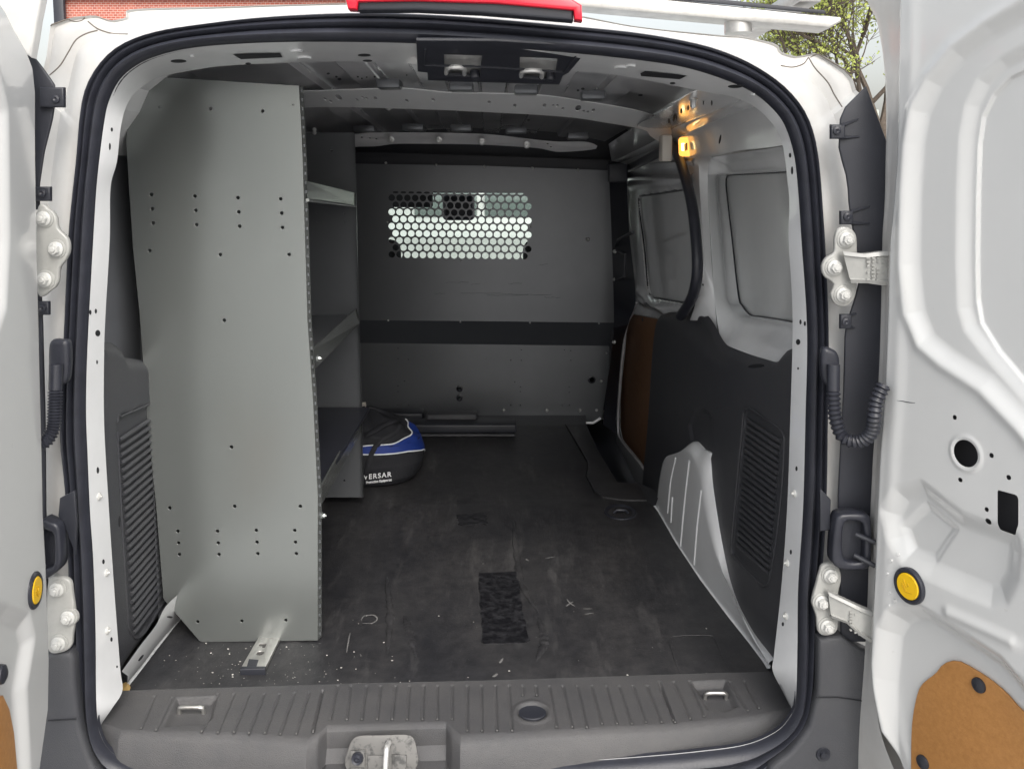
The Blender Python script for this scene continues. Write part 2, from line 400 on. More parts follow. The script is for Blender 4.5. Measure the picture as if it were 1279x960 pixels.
# bolts on the aperture frame
b0 = None
for (x, y) in [(123.5, 620), (133, 715), (134, 787), (992.5, 616), (983.5, 703), (982, 769), (130, 150), (992, 262)][:6]:
    loc, n = cast(TA, x, y)
    if loc is None: continue
    b0 = from_bm('bolt', orient(hexbolt(.0042, 1.5, .0022), loc, n), 'boltw', VAN)
# ---- outer rear surround (white body between the seal and the silhouette)
out_sil = [(170, 1100), (40, 1080), (-20, 900), (-20, 700), (-10, 500), (0, 300), (15, 160), (38, 70), (40, 58), (44, 29), (47, 23), (70, 15), (87, 13), (102, 12), (120, 18), (132, 17), (144, 13), (150, 4), (250, 1), (430, -4), (560, -4), (700, 8), (800, 26), (905, 37), (939, 39), (980, 49), (987, 59), (1010, 65), (1025, 60), (1047, 67), (1073, 86), (1081, 101), (1105, 187), (1135, 300), (1160, 500), (1165, 700), (1150, 900), (1100, 1080), (900, 1110), (520, 1115)]
oo = spl(out_sil, 1600, True); ooa = np.array(oo)
def pairpx(src, dsta):
    ids = []
    for p in src: ids.append(int(np.argmin(((dsta-np.array(p))**2).sum(1))))
    return ids
# radial pairing from the centre keeps order
c0 = np.array((562, 500)); angd = np.unwrap(np.arctan2(ooa[:, 1]-c0[1], ooa[:, 0]-c0[0]))
so2 = spl(seal_out, 700, True); angs = [math.atan2(p[1]-c0[1], p[0]-c0[0]) for p in so2]
def at_ang(a):
    d = np.abs((angd-a+np.pi) % (2*np.pi)-np.pi); return tuple(ooa[int(np.argmin(d))])
om = [at_ang(a) for a in angs]
rows = []
A3 = [RPw(p, -.002) for p in so2]
def dep(p): return .045 if p[1] < 110 else .03
B3 = [RPw(p, -dep(p)) for p in om]
for t, n in ((-.03, 0), (0.0, 0), (.12, .003), (.3, -.002), (.42, -.010), (.5, -.016), (.72, -.008), (.86, -.004), (.95, -.006), (1.0, -.0)):
    rows.append([a.lerp(b, t)+RP.N*(n if t < 1 else 0) for a, b in zip(A3, B3)])
rows.append([b+Vector((0, .03, 0)) for b in B3])
rows.append([b+Vector((0, .10, 0)) for b in B3])
surround = from_bm('rear_body_frame', loft(rows, True), 'dirty', VAN)
TS = bvh([surround])
# panel seams (thin sealed joints) on the corners
def on_line(tree, pts, r, m, name, parent, n=40, lift=0, seg=6):
    P = []
    for p in spl(pts, n):
        loc, nn = cast(tree, *p)
        if loc is not None: P.append(loc+nn*lift)
    return tube(P, r, seg)
seams = [[(62, 94), (75, 82), (85, 66), (95, 50), (108, 42), (122, 38)], [(110, 27), (122, 36), (140, 42), (160, 43)],
         [(41, 53), (48, 52), (54, 42), (64, 32), (68, 24), (80, 22), (92, 27), (102, 26), (106, 22)],
         [(975, 82), (990, 84), (1003, 80), (1010, 72)], [(1010, 72), (1018, 85), (1034, 103), (1042, 118), (1052, 134)],
         [(1012, 72), (1022, 68), (1045, 72), (1052, 84), (1064, 97), (1068, 103)]]
M['grime'] = mat('seam_grime', (.16, .14, .12), .8)
for s in seams: from_bm('panel_seam', on_line(TS, s, .0011, None, '', None), 'grime', VAN)
# ---- body shell (sides, roof, floor pan, cab)
def shell():
    ring = [RPw(p, -dep(p)) for p in om[::2]]; n = len(ring)
    secs = []
    for Y, kx, dz in ((1.47, 1, 0), (2.2, 1, 0), (3.0, 1, 0), (3.6, .99, -.01), (4.08, .95, -.06)):
        secs.append([Vector((ax(Y)+(p.x-XC)*kx, Y, p.z+(dz if p.z > .3 else 0))) for p in ring])
    bm = bmesh.new(); V = [[bm.verts.new(p) for p in q] for q in secs]
    for j in range(4):
        for i in range(n):
            k = (i+1) % n; z = secs[j][i].z
            if j == 3 and .48 < z < 1.0: continue
            bm.faces.new((V[j][i], V[j][k], V[j+1][k], V[j+1][i]))
    return bm
from_bm('body_shell', shell(), 'white', VAN)
from_bm('bonnet', bmj(box(ax(4.6)-.84, ax(4.6)+.84, 4.05, 5.5, -.3, .10, .06, 3), box(ax(4.6)-.80, ax(4.6)+.80, 4.06, 4.9, .02, .40, .08, 3)), 'white', VAN)
from_bm('underbody', box(ax(3)-.8, ax(3)+.8, 1.5, 5.4, -.3, -.2), 'plastic', VAN)
cabf = box(ax(4)-.8, ax(4)+.8, 4.35, 4.5, -.2, .40, .03); from_bm('dashboard', cabf, 'plastic', VAN)
bm = bmesh.new(); c = ax(4.5)
ws = [bm.verts.new(p) for p in ((c-.72, 4.75, .44), (c+.72, 4.75, .44), (c+.6, 4.07, 1.1), (c-.6, 4.07, 1.1))]; bm.faces.new(ws); r_ = bmesh.ops.extrude_face_region(bm, geom=bm.faces[:])
for v in [e for e in r_['geom'] if isinstance(e, bmesh.types.BMVert)]: v.co += Vector((0, .004, .004))
from_bm('windscreen', bm, 'glass', VAN)
for sx in (-1, 1):
    for yy in (2.2, 4.8):
        tyre = lathe([(.17, -.1), (.29, -.1), (.31, -.07), (.31, .07), (.29, .1), (.17, .1)], 32)
        orient(tyre, Vector((ax(yy)+sx*.78, yy, GZ+.31)), Vector((sx, 0, 0))); w = from_bm('wheel', tyre, 'rubber', VAN)
        rim = lathe([(.0001, .07), (.1, .075), (.17, .09), (.175, -.05)], 24); orient(rim, Vector((ax(yy)+sx*.78, yy, GZ+.31)), Vector((sx, 0, 0))); from_bm('rim', rim, 'alu', w)
# ---- cab seen through the mesh: seats, mirror, visor
for cx_ in (-.52, .22):
    s = from_bm('front_seat', bmj(box(cx_-.25, cx_+.25, 3.72, 3.86, -.05, .58, .05, 3), box(cx_-.25, cx_+.25, 3.8, 4.2, -.1, .08, .05, 3)), 'seat', VAN)
for px in (482, 672):
    p = atY(px, 315, 3.78); from_bm('headrest', box(p.x-.065, p.x+.065, 3.73, 3.83, p.z-.12, p.z+.055, .045, 4), 'seat', VAN)
a = atY(545, 243, 4.12); b = atY(593, 275, 4.12); from_bm('rear_view_mirror', box(a.x+.03, b.x, 4.08, 4.12, b.z, a.z, .02, 4), 'plastic', VAN)
a = atY(478, 236, 4.0); b = atY(541, 259, 4.0); from_bm('sun_visor', box(a.x, b.x, 3.98, 4.0, b.z, a.z, .012, 3), 'seat', VAN)
a = atY(440, 200, 4.04); b = atY(690, 241, 4.04); from_bm('roof_header', box(a.x-.3, b.x+.5, 4.02, 4.05, b.z, a.z+.2, .01), 'seat', VAN)
# ---- roof inside
def roofz(X, Y): return 1.198-.055*(Y-1.5)/1.5-.10*(X-ax(Y))**2-.3*abs(X-ax(Y))**4
ys = np.linspace(1.585, 3.6, 40); xs = np.linspace(-.52, .52, 90)
def ribh(dx, Y):
    h = 0
    for k in (-.36, -.215, -.07, .075, .22, .365):
        h += .014*float(sstep(np.array((.034-abs(dx-k))/.005)))
    return h
rows = [[(ax(Y)+dx, Y, roofz(ax(Y)+dx, Y)-ribh(dx, Y)) for dx in np.linspace(-.52, .52, 420)] for Y in ys]
roofs = from_bm('roof_lining_skin', loft(rows), 'greyp', VAN)
# roof bows: channel pressings with real holes
BN = Frame(atY(600, 112, 2.02), (1, 0, 0), (0, -.16, .043))
bow1 = [(330, 117), (400, 114), (501, 111), (561, 116), (669, 119), (736, 128), (793, 138), (822, 147), (836, 158), (838, 172), (826, 178), (812, 170), (803, 162), (753, 153), (703, 146), (602, 140), (501, 136), (400, 134), (330, 138)]
bh = [(406, 124, 1.2), (413, 127, 1.2), (423, 122, 2.4), (446, 125, 1.2), (453, 122, 1), (458, 123, 1), (469, 123, 1.4), (508, 126, 1.4), (541, 125, 1.4), (611, 128, 1.4), (643, 132, 1.4), (680, 132, 1.6), (691, 132, 1), (696, 132, 1), (703, 136, 1.2), (722, 135.5, 2.6), (729, 139, 1.1), (734, 140, 1.1), (741, 138, 1.5)]
holes = [circ(BN.px(x, y), r*2.9/F, 10, r*2.9/F*3.2) for x, y, r in bh]
bowb = curve_plate(BN, spl(BN.pxs(bow1), 120, True), holes, .003, .001)
from_bm('roof_bow', bmj(bowb), 'whitein', VAN, smooth=False)
BN2 = Frame(atY(600, 168, 2.92), (1, 0, 0), (0, -.05, .04))
bow2 = [(380, 176), (430, 170), (444, 168), (484, 166), (602, 168), (686, 177), (733, 178), (745, 186), (700, 190), (676, 186), (655, 184), (602, 181), (540, 180), (495, 180), (470, 183), (440, 184), (390, 190)]
from_bm('roof_bow', curve_plate(BN2, spl(BN2.pxs(bow2), 120, True), [circ(BN2.px(x, y), .0035, 10) for x, y in ((452, 172), (462, 173), (470, 174), (688, 184), (684, 180))], .003, .001), 'greyp', VAN)
for (x, y) in [(488, 174.5), (548, 175), (602, 177), (658, 181)]:
    p = atY(x, y, 2.89); from_bm('bolt', orient(hexbolt(.008, 1.5, .006), p, Vector((0, -1, -.3))), 'zinc', VAN)
for (x, y) in [(486, 152), (547, 155), (602, 156.5), (660, 161)]:
    p = atY(x, y, 2.6); p.z = roofz(p.x, 2.6)-.012; from_bm('bolt', orient(hexbolt(.008, 1.6, .006), p, Vector((0, -.3, -1))), 'zinc', VAN)
for (x, y, Y) in [(485, 108, 1.98), (576, 111, 1.98), (657, 115, 1.98), (741, 122, 1.98), (455, 163, 2.86), (516, 161, 2.86), (576, 162, 2.86), (645, 165, 2.86), (722, 172, 2.86)]:
    p = atY(x, y, Y); w = .026 if Y < 2.2 else .034
    from_bm('roof_spacer', box(p.x-w, p.x+w, Y-.01, Y+.05, p.z-.004, p.z+.016, .004), 'steel_shaded', VAN)
TRF = bvh([roofs])
spots(TRF, [(447, 96, 1.2, .8), (452, 98, 1, .7), (458, 96.5, 1, .7), (468, 96, 1.3, .9), (424, 99, 2.5, 1.4), (508, 94, 1, .7), (722, 113, 1.6, 1.2), (728, 111, 2.2, 1.2), (738, 118, 1.4, 1), (742, 115, 1.2, .9), (800, 119, 3, 1), (420, 96, 1.6, 1), (660, 150, 2, 1), (468, 160, 1.5, 1), (682, 166, 1.2, .8), (410, 92, 2, 1)], 'dark', 'roof_hole', VAN)
spots(TA, [(455, 69, 8, 1.6), (459, 76, 6, 1.1)], 'dark', 'header_slot', VAN)
spots(TA, [(370, 64, 8, 1.6), (380, 72, 9, 1.6), (775, 84, 8, 1.4), (788, 82, 6, 1.2), (240, 70, 3, 1), (940, 118, 3, 1)], 'whitein', 'header_emboss', VAN, h=.0025)
for k_ in range(-3, 4):
    for Y_a, Y_b in ((1.62, 1.98), (2.2, 2.86)):
        for e_ in (-.036, .036):
            dx_ = k_*.145+.0025+e_
            if abs(dx_) > .45: continue
            from_bm('rib_edge', tube([(ax(Y_)+dx_, Y_, roofz(ax(Y_)+dx_, Y_)-.004) for Y_ in np.linspace(Y_a, Y_b, 6)], .0022, 6), 'whitein', roofs)
# dark panel added to block light through the gap above the partition
from_bm('gap_light_blocker', box(ax(3.5)-.62, ax(3.5)+.62, 3.50, 3.53, .925, 1.15), 'plastic', VAN)
# ---- cant rail and upper side (right and left mirrored)
def patch(name, curves, n, m, parent, smooth=True, lin_=False):
    rows = [(lin if lin_ else spl)([tuple(p) for p in c], n) for c in curves]
    return from_bm(name, loft([[Vector(p) for p in r] for r in rows]), m, parent, smooth)
def W(px, py, x0, s=.027):
    p = atW(px, py, x0, s); return p if p.y > 1.475 else atY(px, py, 1.475)
R0 = [W(1010, 95, .33), W(930, 104, .33), W(870, 113, .335), W(835, 135, .33), W(790, 160, .34), W(760, 180, .36)]
R1 = [W(1010, 100, .44), W(930, 124, .44), W(885, 142, .44), W(844, 159, .44), W(810, 180, .44), W(764, 202, .43)]
R2 = [W(1010, 118, .47), W(940, 133, .47), W(890, 152, .47), W(850, 170, .465), W(812, 189, .46), W(767, 206, .45)]
R3 = [W(1010, 168, .495), W(976, 182, .49), W(925, 188, .485), W(881, 197, .48), W(838, 200, .47), W(767, 212, .455)]
cant = patch('cant_rail', [R0, R1], 40, 'whitein', VAN); 
cant2 = patch('upper_side_panel', [R1, [p+Vector((.004, 0, -.004)) for p in R1], R2, R3], 40, 'whitein', VAN)
TC = bvh([cant, cant2])
spots(TC, [(835.5, 151, 1.6, 3), (842, 147, 1.4, 5, .2), (851, 139, 1.4, 3), (859.5, 135, 1.3, 2.8), (878.5, 129, .8, 2), (889, 129, 1.2, 3), (845, 147, .8, 4), (899.5, 174, 1.1, 6, .2)], 'dark', 'drilled_hole', VAN)
loc, n = cast(TC, 866, 124)
if loc: from_bm('bolt', orient(hexbolt(.006, 1.4, .014), loc, n), 'zinc', VAN)
lc = [[Vector((ax(Y)-.50, Y, 1.165-.04*(Y-1.5))) for Y in (1.6, 2.2, 3.4)], [Vector((ax(Y)-.58, Y, 1.10)) for Y in (1.6, 2.2, 3.4)], [Vector((ax(Y)-.60, Y, 1.06)) for Y in (1.6, 2.2, 3.4)], [Vector((ax(Y)-.66, Y, .98)) for Y in (1.6, 2.2, 3.4)]]
from_bm('cant_rail', loft(lc), 'whitein', VAN, smooth=False)
# loops hanging: white lamp box and the lit amber courtesy lamp
p = atY(830.5, 171, 2.25); q = atY(830.5, 202, 2.25)
from_bm('door_stop_block', box(p.x-.012, p.x+.014, 2.22, 2.27, q.z, p.z+.004, .005, 3), 'cream', VAN)
loc, n = cast(TC, 858, 183)
loc = loc if loc else atW(858, 183, .46)
n = Vector((-.62, -.75, -.1))
lm = from_bm('courtesy_lamp', orient(box(-.018, .018, -.025, .025, -.004, .014, .009, 3), loc+n*.004, n), 'amber', VAN)
from_bm('bulb', orient(box(-.006, .004, -.010, .010, .010, .0165, .002), loc+n*.004, n), 'amberhot', lm)
from_bm('filament_bracket', orient(bmj(box(.004, .006, -.010, .008, .012, .018), box(.009, .011, -.008, .010, .012, .018)), loc+n*.004, n), 'plastic', lm)
# ---- right quarter: pillar, recess, blank window panel
q_blank = [(911, 219), (907.5, 224), (907.5, 234), (910, 257), (915, 300), (923, 370), (928, 382), (937, 393), (950, 395.5), (967, 398), (990, 402), (1040, 412), (1040, 205), (985, 214), (940, 217)]
q_rim = [(890, 197), (884, 204), (884, 234), (886, 270), (889, 320), (892, 370), (896, 400), (902, 426), (930, 440), (962, 450), (985, 458), (1002, 470), (1004, 160), (985, 180), (930, 190)]
BW = [W(x, y, .585) for x, y in q_blank]; RW = [W(x, y, .505) for x, y in q_rim]
nb = 120
bw = [Vector(p) for p in spl([tuple(p) for p in BW], nb, True)]; rw = [Vector(p) for p in spl([tuple(p) for p in RW], 600, True)]
yz = [(p.y, p.z, p.x) for p in [Vector(q) for q in spl([tuple(p) for p in RW], 60, True)]]
rwm = [Vector((c_, a_, b_)) for a_, b_, c_ in pair_smooth([(p.y, p.z) for p in bw], yz, 1200, True, 11)]
cb = sum(bw, Vector())/nb; cr = sum(rw, Vector())/600
angr = np.array([math.atan2(p.z-cb.z, p.y-cb.y) for p in rw])
for p in ():
    a = math.atan2(p.z-cb.z, p.y-cb.y); k = int(np.argmin(np.abs((angr-a+np.pi) % (2*np.pi)-np.pi))); rwm.append(rw[k])
rows = []
for t, o in ((0, 0), (.02, .012), (.10, .018), (.3, .012), (.55, .0), (.8, -.006), (1, 0)): rows.append([a.lerp(b, t)-Vector((o, 0, 0)) for a, b in zip(bw, rwm)])
from_bm('quarter_recess', loft(rows, True), 'whitein', VAN)
bm = bmesh.new(); bm.faces.new([bm.verts.new(p+Vector((.002, 0, 0))) for p in bw]); from_bm('quarter_blank_panel', bm, mat('blank_panel_grey', (.70, .715, .715), .14, noise=.05, coat=.3), VAN, smooth=False)
from_bm('blank_panel_seal', tube([p+Vector((-.001, 0, 0)) for p in bw]+[bw[0]], .0022, 6), 'rubber', VAN)
# pillar skin between recess and sliding door aperture
PLc = [[W(838, 192, .475), W(849, 205, .475), W(861, 240, .475), W(869, 280, .475), W(873, 330, .475), W(872, 365, .475), W(862, 400, .475)],
       [W(870, 192, .486), W(873, 210, .486), W(874, 240, .486), W(877, 280, .486), W(880, 330, .486), W(880, 370, .486), W(880, 400, .486)],
       [W(889, 196, .505), W(884.5, 210, .505), W(884, 240, .505), W(886, 280, .505), W(889, 330, .505), W(892, 370, .505), W(897, 425, .505)]]
pil = patch('side_pillar', PLc, 40, 'whitein', VAN)
TPI = bvh([pil]); spots(TPI, [(876, 370, 1.2, 2.5), (878, 356, 1, 2)], 'dark', 'drilled_hole', VAN)
# embossed rib on the pillar
for pts in ([(893, 243), (896, 262), (897, 300), (892, 340), (890, 372), (897, 366), (911, 361)],): pass
# ---- sliding door (inner side)
SD = Frame((.485, 1.5, 0), (.027, -1, 0), (0, 0, 1))
sd_hard = [(790, 393), (806, 396), (822, 399), (850, 403), (850, 640), (812, 600), (800, 577), (777, 548), (774, 533), (774, 500), (777, 465), (780, 439), (782, 408), (785, 398)]
sd_win = [(798, 245), (796, 249), (798, 272), (803, 309), (807, 355), (810, 368), (815, 372), (822, 373), (857, 379), (864, 380), (864, 235), (857, 236), (808, 243.5)]
sd_fr = [(787, 232), (783, 238), (786, 280), (790, 320), (796, 362), (800, 374), (806, 378), (857, 390), (910, 402), (910, 216), (857, 227), (800, 231)]
hh = SD.pxs(sd_hard); wi = SD.pxs(sd_win); fi = SD.pxs(sd_fr)
def h_sd(P):
    h = recess(sdf(P, wi), .012, .006)
    s = sdf(P, fi); h += .010*np.exp(-(s/.012)**2)
    h += recess(sdf(P, hh), .010, .008)
    s2 = P[:, 1]-.535; h += .012*np.exp(-((P[:, 1]-SD.px(830, 388)[1])/.012)**2)
    h += .010*np.exp(-((P[:, 1]-SD.px(820, 222)[1])/.008)**2)+.008*np.exp(-((P[:, 1]-SD.px(820, 205)[1])/.010)**2)
    return h
u1 = SD.px(866, 300)[0]
sdo = from_bm('sliding_door', sheet(SD, np.linspace(-2.05, u1, 230), np.linspace(-.15, 1.02, 200), h_sd), 'whitein', VAN)
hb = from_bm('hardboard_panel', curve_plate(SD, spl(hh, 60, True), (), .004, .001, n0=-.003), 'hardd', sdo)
from_bm('window_seal', tube([SD.w(u, v, -.005) for u, v in spl(wi, 90, True)], .003, 6), 'rubber', sdo)
bl = from_bm('blank_panel', curve_plate(SD, spl(wi, 60, True), (), .002, 0, n0=-.009), bpy.data.materials['blank_panel_grey'], sdo)
for (x, y) in ((803, 399), (783, 416)):
    loc = SD.w(*SD.px(x, y), 0.001); from_bm('panel_clip', orient(disc_bm(.006, .006, .002), loc, SD.N), 'plastic', hb)
# black aperture seal of the sliding door
sl = [(764, 216), (790, 208), (826, 189), (838, 181), (845, 190), (853, 212), (863, 250), (868.5, 290), (871, 330), (869, 355), (864, 372), (856, 386), (850, 394)]
from_bm('sliding_door_seal', tube([W(x, y, .455) for x, y in spl(sl, 80)], .0135, 10), 'rubber', VAN)
# dark pillar next to partition
PLd = [[W(760, 200, .40), W(764, 300, .40), W(767, 400, .40), W(764, 440, .40), W(756, 500, .40), W(753, 530, .40)],
       [W(782, 205, .45), W(786, 290, .45), W(794, 370, .45), W(786, 400, .45), W(776, 440, .45), W(768, 540, .45)]]
patch('front_pillar_trim', PLd, 30, 'plastic', VAN)
edge = [(795, 378), (789, 393), (783, 408), (778, 440), (773, 500), (772, 535), (776, 550), (800, 580), (806, 590)]
from_bm('door_edge_trim', tube([W(x, y, .463) for x, y in spl(edge, 50)], .004, 8), 'greyp', VAN)
from_bm('grab_bracket', bmj(tube([W(x, y, .41) for x, y in ((768, 312), (769, 350), (780, 345), (781, 318), (768, 312))], .004, 8), tube([W(x, y, .41) for x, y in ((768, 310), (772, 300), (790, 290))], .006, 8)), 'plastic', VAN)
for (x, y) in ((768, 349), (767, 427), (768, 314)):
    from_bm('bolt', orient(hexbolt(.005, 1.4), W(x, y, .405), Vector((-.7, -.7, 0))), 'zinc', VAN)
from_bm('hinge_box', box(W(775, 214, .41).x-.035, W(775, 214, .41).x+.03, 3.05, 3.1, W(775, 228, .41).z-.0, W(775, 208, .41).z+.01, .006), 'plastic', VAN)
# ---- right trim panel
TP = Frame((.495, 1.5, 0), (.060, -1, 0), (0, 0, 1))
tp = [(1010, 431), (985, 435), (974, 437), (967, 445), (960, 452), (930, 444), (905, 436), (899, 431), (893, 424), (884, 407), (873, 391), (862, 388), (852, 386), (826, 391), (820, 396), (817, 405), (813, 440), (808, 520), (803, 575), (800, 612), (812, 650), (1020, 900)]
tpu = spl(TP.pxs(tp[:20]), 90)+TP.pxs(tp[20:])
vent = [(928, 515), (932, 510), (939, 512), (970, 533), (978, 543), (979, 556), (975, 620), (968, 680), (960, 724), (955, 731), (948, 728), (918, 697), (913, 689), (914, 670), (920, 600), (926, 540)]
vp = spl(TP.pxs(vent), 60, True)
umin = min(p[0] for p in tpu); umax = max(p[0] for p in tpu); vmin = -.02; vmax = max(p[1] for p in tpu)
vin = [(932, 523), (971, 549), (961, 714), (920, 680)]; vinp = TP.pxs(vin)
knob = TP.pxs([(860, 530), (868, 515), (880, 513), (888, 522), (890, 560), (886, 575), (868, 575)])
top_mask = TP.pxs([(800, 380), (1010, 380), (1010, 445), (985, 450), (960, 466), (930, 460), (905, 455), (880, 440), (858, 420), (845, 400), (835, 398)])
def h_tp(P):
    h = recess(sdf(P, vp), .006, .006)
    h += recess(sdf(P, knob), .006, .012)
    S = sdf(P, tpu)                              # rounded outer edge
    h -= .010*np.clip(1+S/.02, 0, 1)**2
    h -= .008*sstep((-sdf(P, top_mask)+.015)/.06)
    # shallow swages
    return h
# grid masked by the outline: snap edge verts
def masked(fr, loop, step, hf):
    L_ = np.array(loop); u = np.arange(L_[:, 0].min()-step, L_[:, 0].max()+step, step); v = np.arange(L_[:, 1].min()-step, L_[:, 1].max()+step, step)
    U, V = np.meshgrid(u, v); P = np.stack([U.ravel(), V.ravel()], 1); S = sdf(P, L_); nu = len(u); quads = []
    for j in range(len(v)-1):
        for i in range(nu-1):
            q = (j*nu+i, j*nu+i+1, (j+1)*nu+i+1, (j+1)*nu+i)
            if any(S[k] < 0 for k in q): quads.append(q)
    used = sorted(set(k for q in quads for k in q))
    for k in used:
        if S[k] > 0:
            best = None
            for a, b in zip(L_, np.roll(L_, -1, 0)):
                e = b-a; t = min(1, max(0, (P[k]-a)@e/(e@e+1e-12))); q = a+e*t; d = ((P[k]-q)**2).sum()
                if best is None or d < best[0]: best = (d, q)
            P[k] = best[1]
    Hh = hf(P); bm = bmesh.new(); vv = {k: bm.verts.new(fr.w(P[k][0], P[k][1], Hh[k])) for k in used}
    for q in quads:
        try: bm.faces.new([vv[k] for k in q])
        except Exception: pass
    bmesh.ops.remove_doubles(bm, verts=bm.verts[:], dist=.0003)
    return bm
trimr = from_bm('side_trim_panel', masked(TP, tpu, .006, h_tp), 'trim', VAN)
# louvres
def slats(fr, a0, b0, a1, b1, n, r, parent, off=0.0):
    bms = []
    for k in range(n):
        t = k/(n-1); p = (a0[0]+(a1[0]-a0[0])*t, a0[1]+(a1[1]-a0[1])*t); q = (b0[0]+(b1[0]-b0[0])*t, b0[1]+(b1[1]-b0[1])*t)
        A = fr.w(*fr.px(*p), off); B = fr.w(*fr.px(*q), off)
        bms.append(tube([A, A.lerp(B, .03)+fr.N*.0015, A.lerp(B, .97)+fr.N*.0015, B], r, 8))
    return from_bm('vent_louvre', bmj(*bms), 'trim', parent)
slats(TP, (931, 524), (972, 551), (919, 680), (958, 716), 22, .0042, trimr, -.005)
from_bm('vent_frame', tube([TP.w(u, v, -.001) for u, v in spl(TP.pxs(vent), 90, True)]+[TP.w(*spl(TP.pxs(vent), 90, True)[0], -.001)], .0022, 6), 'trim', trimr)
TT = bvh([trimr]); spots(TT, [(944, 457, 10, 2.4, -.1), (973, 643, 1.1, 8, .1)], 'dark', 'clip_slot', trimr)
# ---- wheel arch (right): ribbed white pressing
AF = Frame((.4885, 1.5, 0), (.084, -1, 0), (0, 0, 1))
def aW(x, y, o=0): return AF.w(*AF.px(x, y, -o), -o)
a0 = [atZ(x, y, .004) for x, y in ((819, 631), (845, 676), (875, 721), (912, 770), (936, 801), (962, 834))]
a1 = [aW(829, 580), aW(853, 567), aW(873, 590), aW(881, 625), aW(905, 705), aW(962, 830)]
A0 = [Vector(p) for p in spl([tuple(p) for p in a0], 60)]
L1 = [aW(822, 622), aW(826, 590), aW(831, 573), aW(840, 568), aW(856, 565), aW(866, 574), aW(874, 600), aW(880, 640), aW(893, 690), aW(915, 742), aW(940, 792), aW(963, 831)]
A1 = [Vector(p) for p in spl([tuple(p) for p in L1], 60)]
L2 = [aW(824, 618, .018), aW(829, 588, .018), aW(836, 570, .018), aW(853, 563, .018), aW(866, 551, .02), aW(878, 561, .02), aW(888, 568, .02), aW(892, 605, .02), aW(903, 670, .02), aW(917, 735, .018), aW(938, 783, .012), aW(965, 824, .004)]
A2 = [Vector(p) for p in spl([tuple(p) for p in L2], 60)]
rows = [[p+Vector((-.012, 0, -.002)) for p in A0], A0]+[[a.lerp(b, t) for a, b in zip(A0, A1)] for t in (.06, .5, .94)]+[A1]+[[a.lerp(b, t)+AF.N*.006*math.sin(math.pi*t) for a, b in zip(A1, A2)] for t in (.3, .6, .85)]+[A2, [p+Vector((.06, 0, .004)) for p in A2]]
arch = from_bm('wheel_arch', loft(rows), 'whitein', VAN)
TAR = bvh([arch])
for pts in ([(861, 575), (855, 628), (850, 682)], [(876, 612), (871, 655), (867, 705)], [(840, 620), (839, 637), (838, 652)], [(844, 572), (838, 600), (834, 640)]):
    P = [cast(TAR, *p)[0] for p in spl(pts, 12)]; P = [p for p in P if p]
    if len(P) > 3: from_bm('pressed_rib', tube([p+Vector((.001, 0, 0)) for p in P], .0035, 8), 'whitein', arch)
# ---- left side: wall liner, trim, small arch
LF = Frame((-.705, 1.5, 0), (-.027, 1, 0), (0, 0, 1))
liner = from_bm('side_wall_liner', bmj(curve_plate(LF, [(-.02, -.05), (2.0, -.05), (2.0, 1.02), (-.02, 1.02)], (), .004, 0, n0=-.07)), mat('liner_grey', (.22, .23, .25), .5, noise=.3, nscale=3), VAN)
lt = [(127, 425), (134, 426), (149, 428), (158, 434), (163, 446), (190, 450), (225, 455), (240, 760), (206, 768), (160, 832), (150, 850), (133, 862)]
ltu = LF.pxs(lt)
lvent = [(147, 527), (152, 520), (182, 507), (235, 484), (240, 700), (205, 751), (184, 786), (177, 794), (170, 797), (162, 786), (160, 775), (152, 640)]
lv = LF.pxs(lvent)
def h_lt(P):
    h = recess(sdf(P, lv), .007, .006); S = sdf(P, ltu); h -= .015*np.clip(1+S/.025, 0, 1)**2; return h
triml = from_bm('side_trim_panel', masked(LF, ltu, .006, h_lt), 'trim', VAN)
slats(LF, (152, 549), (215, 507), (170, 790), (233, 705), 26, .0042, triml, -.005)
from_bm('vent_frame', tube([LF.w(u, v, -.001) for u, v in spl(lv, 90, True)], .0022, 6), 'trim', triml)
TLT = bvh([triml]); spots(TLT, [(149, 651, 1.2, 7)], 'dark', 'clip_slot', triml)
c1 = [atW(152, 838, -.675, .0), atW(175, 806, -.675, 0), atW(195, 780, -.675, 0), atW(207, 757, -.675, 0), atW(230, 735, -.67, 0)]
c2 = [atZ(x, y, .003) for x, y in ((157, 858), (178, 832), (200, 803), (223, 775), (250, 745))]
C1 = [Vector(p) for p in spl([tuple(p) for p in c1], 30)]; C2 = [Vector(p) for p in spl([tuple(p) for p in c2], 30)]
larch = from_bm('wheel_arch', loft([C1, [a.lerp(b, .4)+Vector((.008, 0, .004)) for a, b in zip(C1, C2)], [a.lerp(b, .8)+Vector((.004, 0, .002)) for a, b in zip(C1, C2)], C2, [p+Vector((.01, 0, -.002)) for p in C2]]), 'whitein', VAN)
TLA = bvh([larch]); spots(TLA, [(212, 770, 3.5, 1.2, .1), (176, 821, 5, 1.3, -.9)], 'dark', 'clip_slot', larch)
fr_ = FZ(.006); from_bm('sealant_residue', curve_plate(fr_, spl(fr_.pxs([(151, 855), (158, 851), (163, 857), (160, 862), (152, 861)]), 20, True), (), .003, .001), 'tape', VAN)
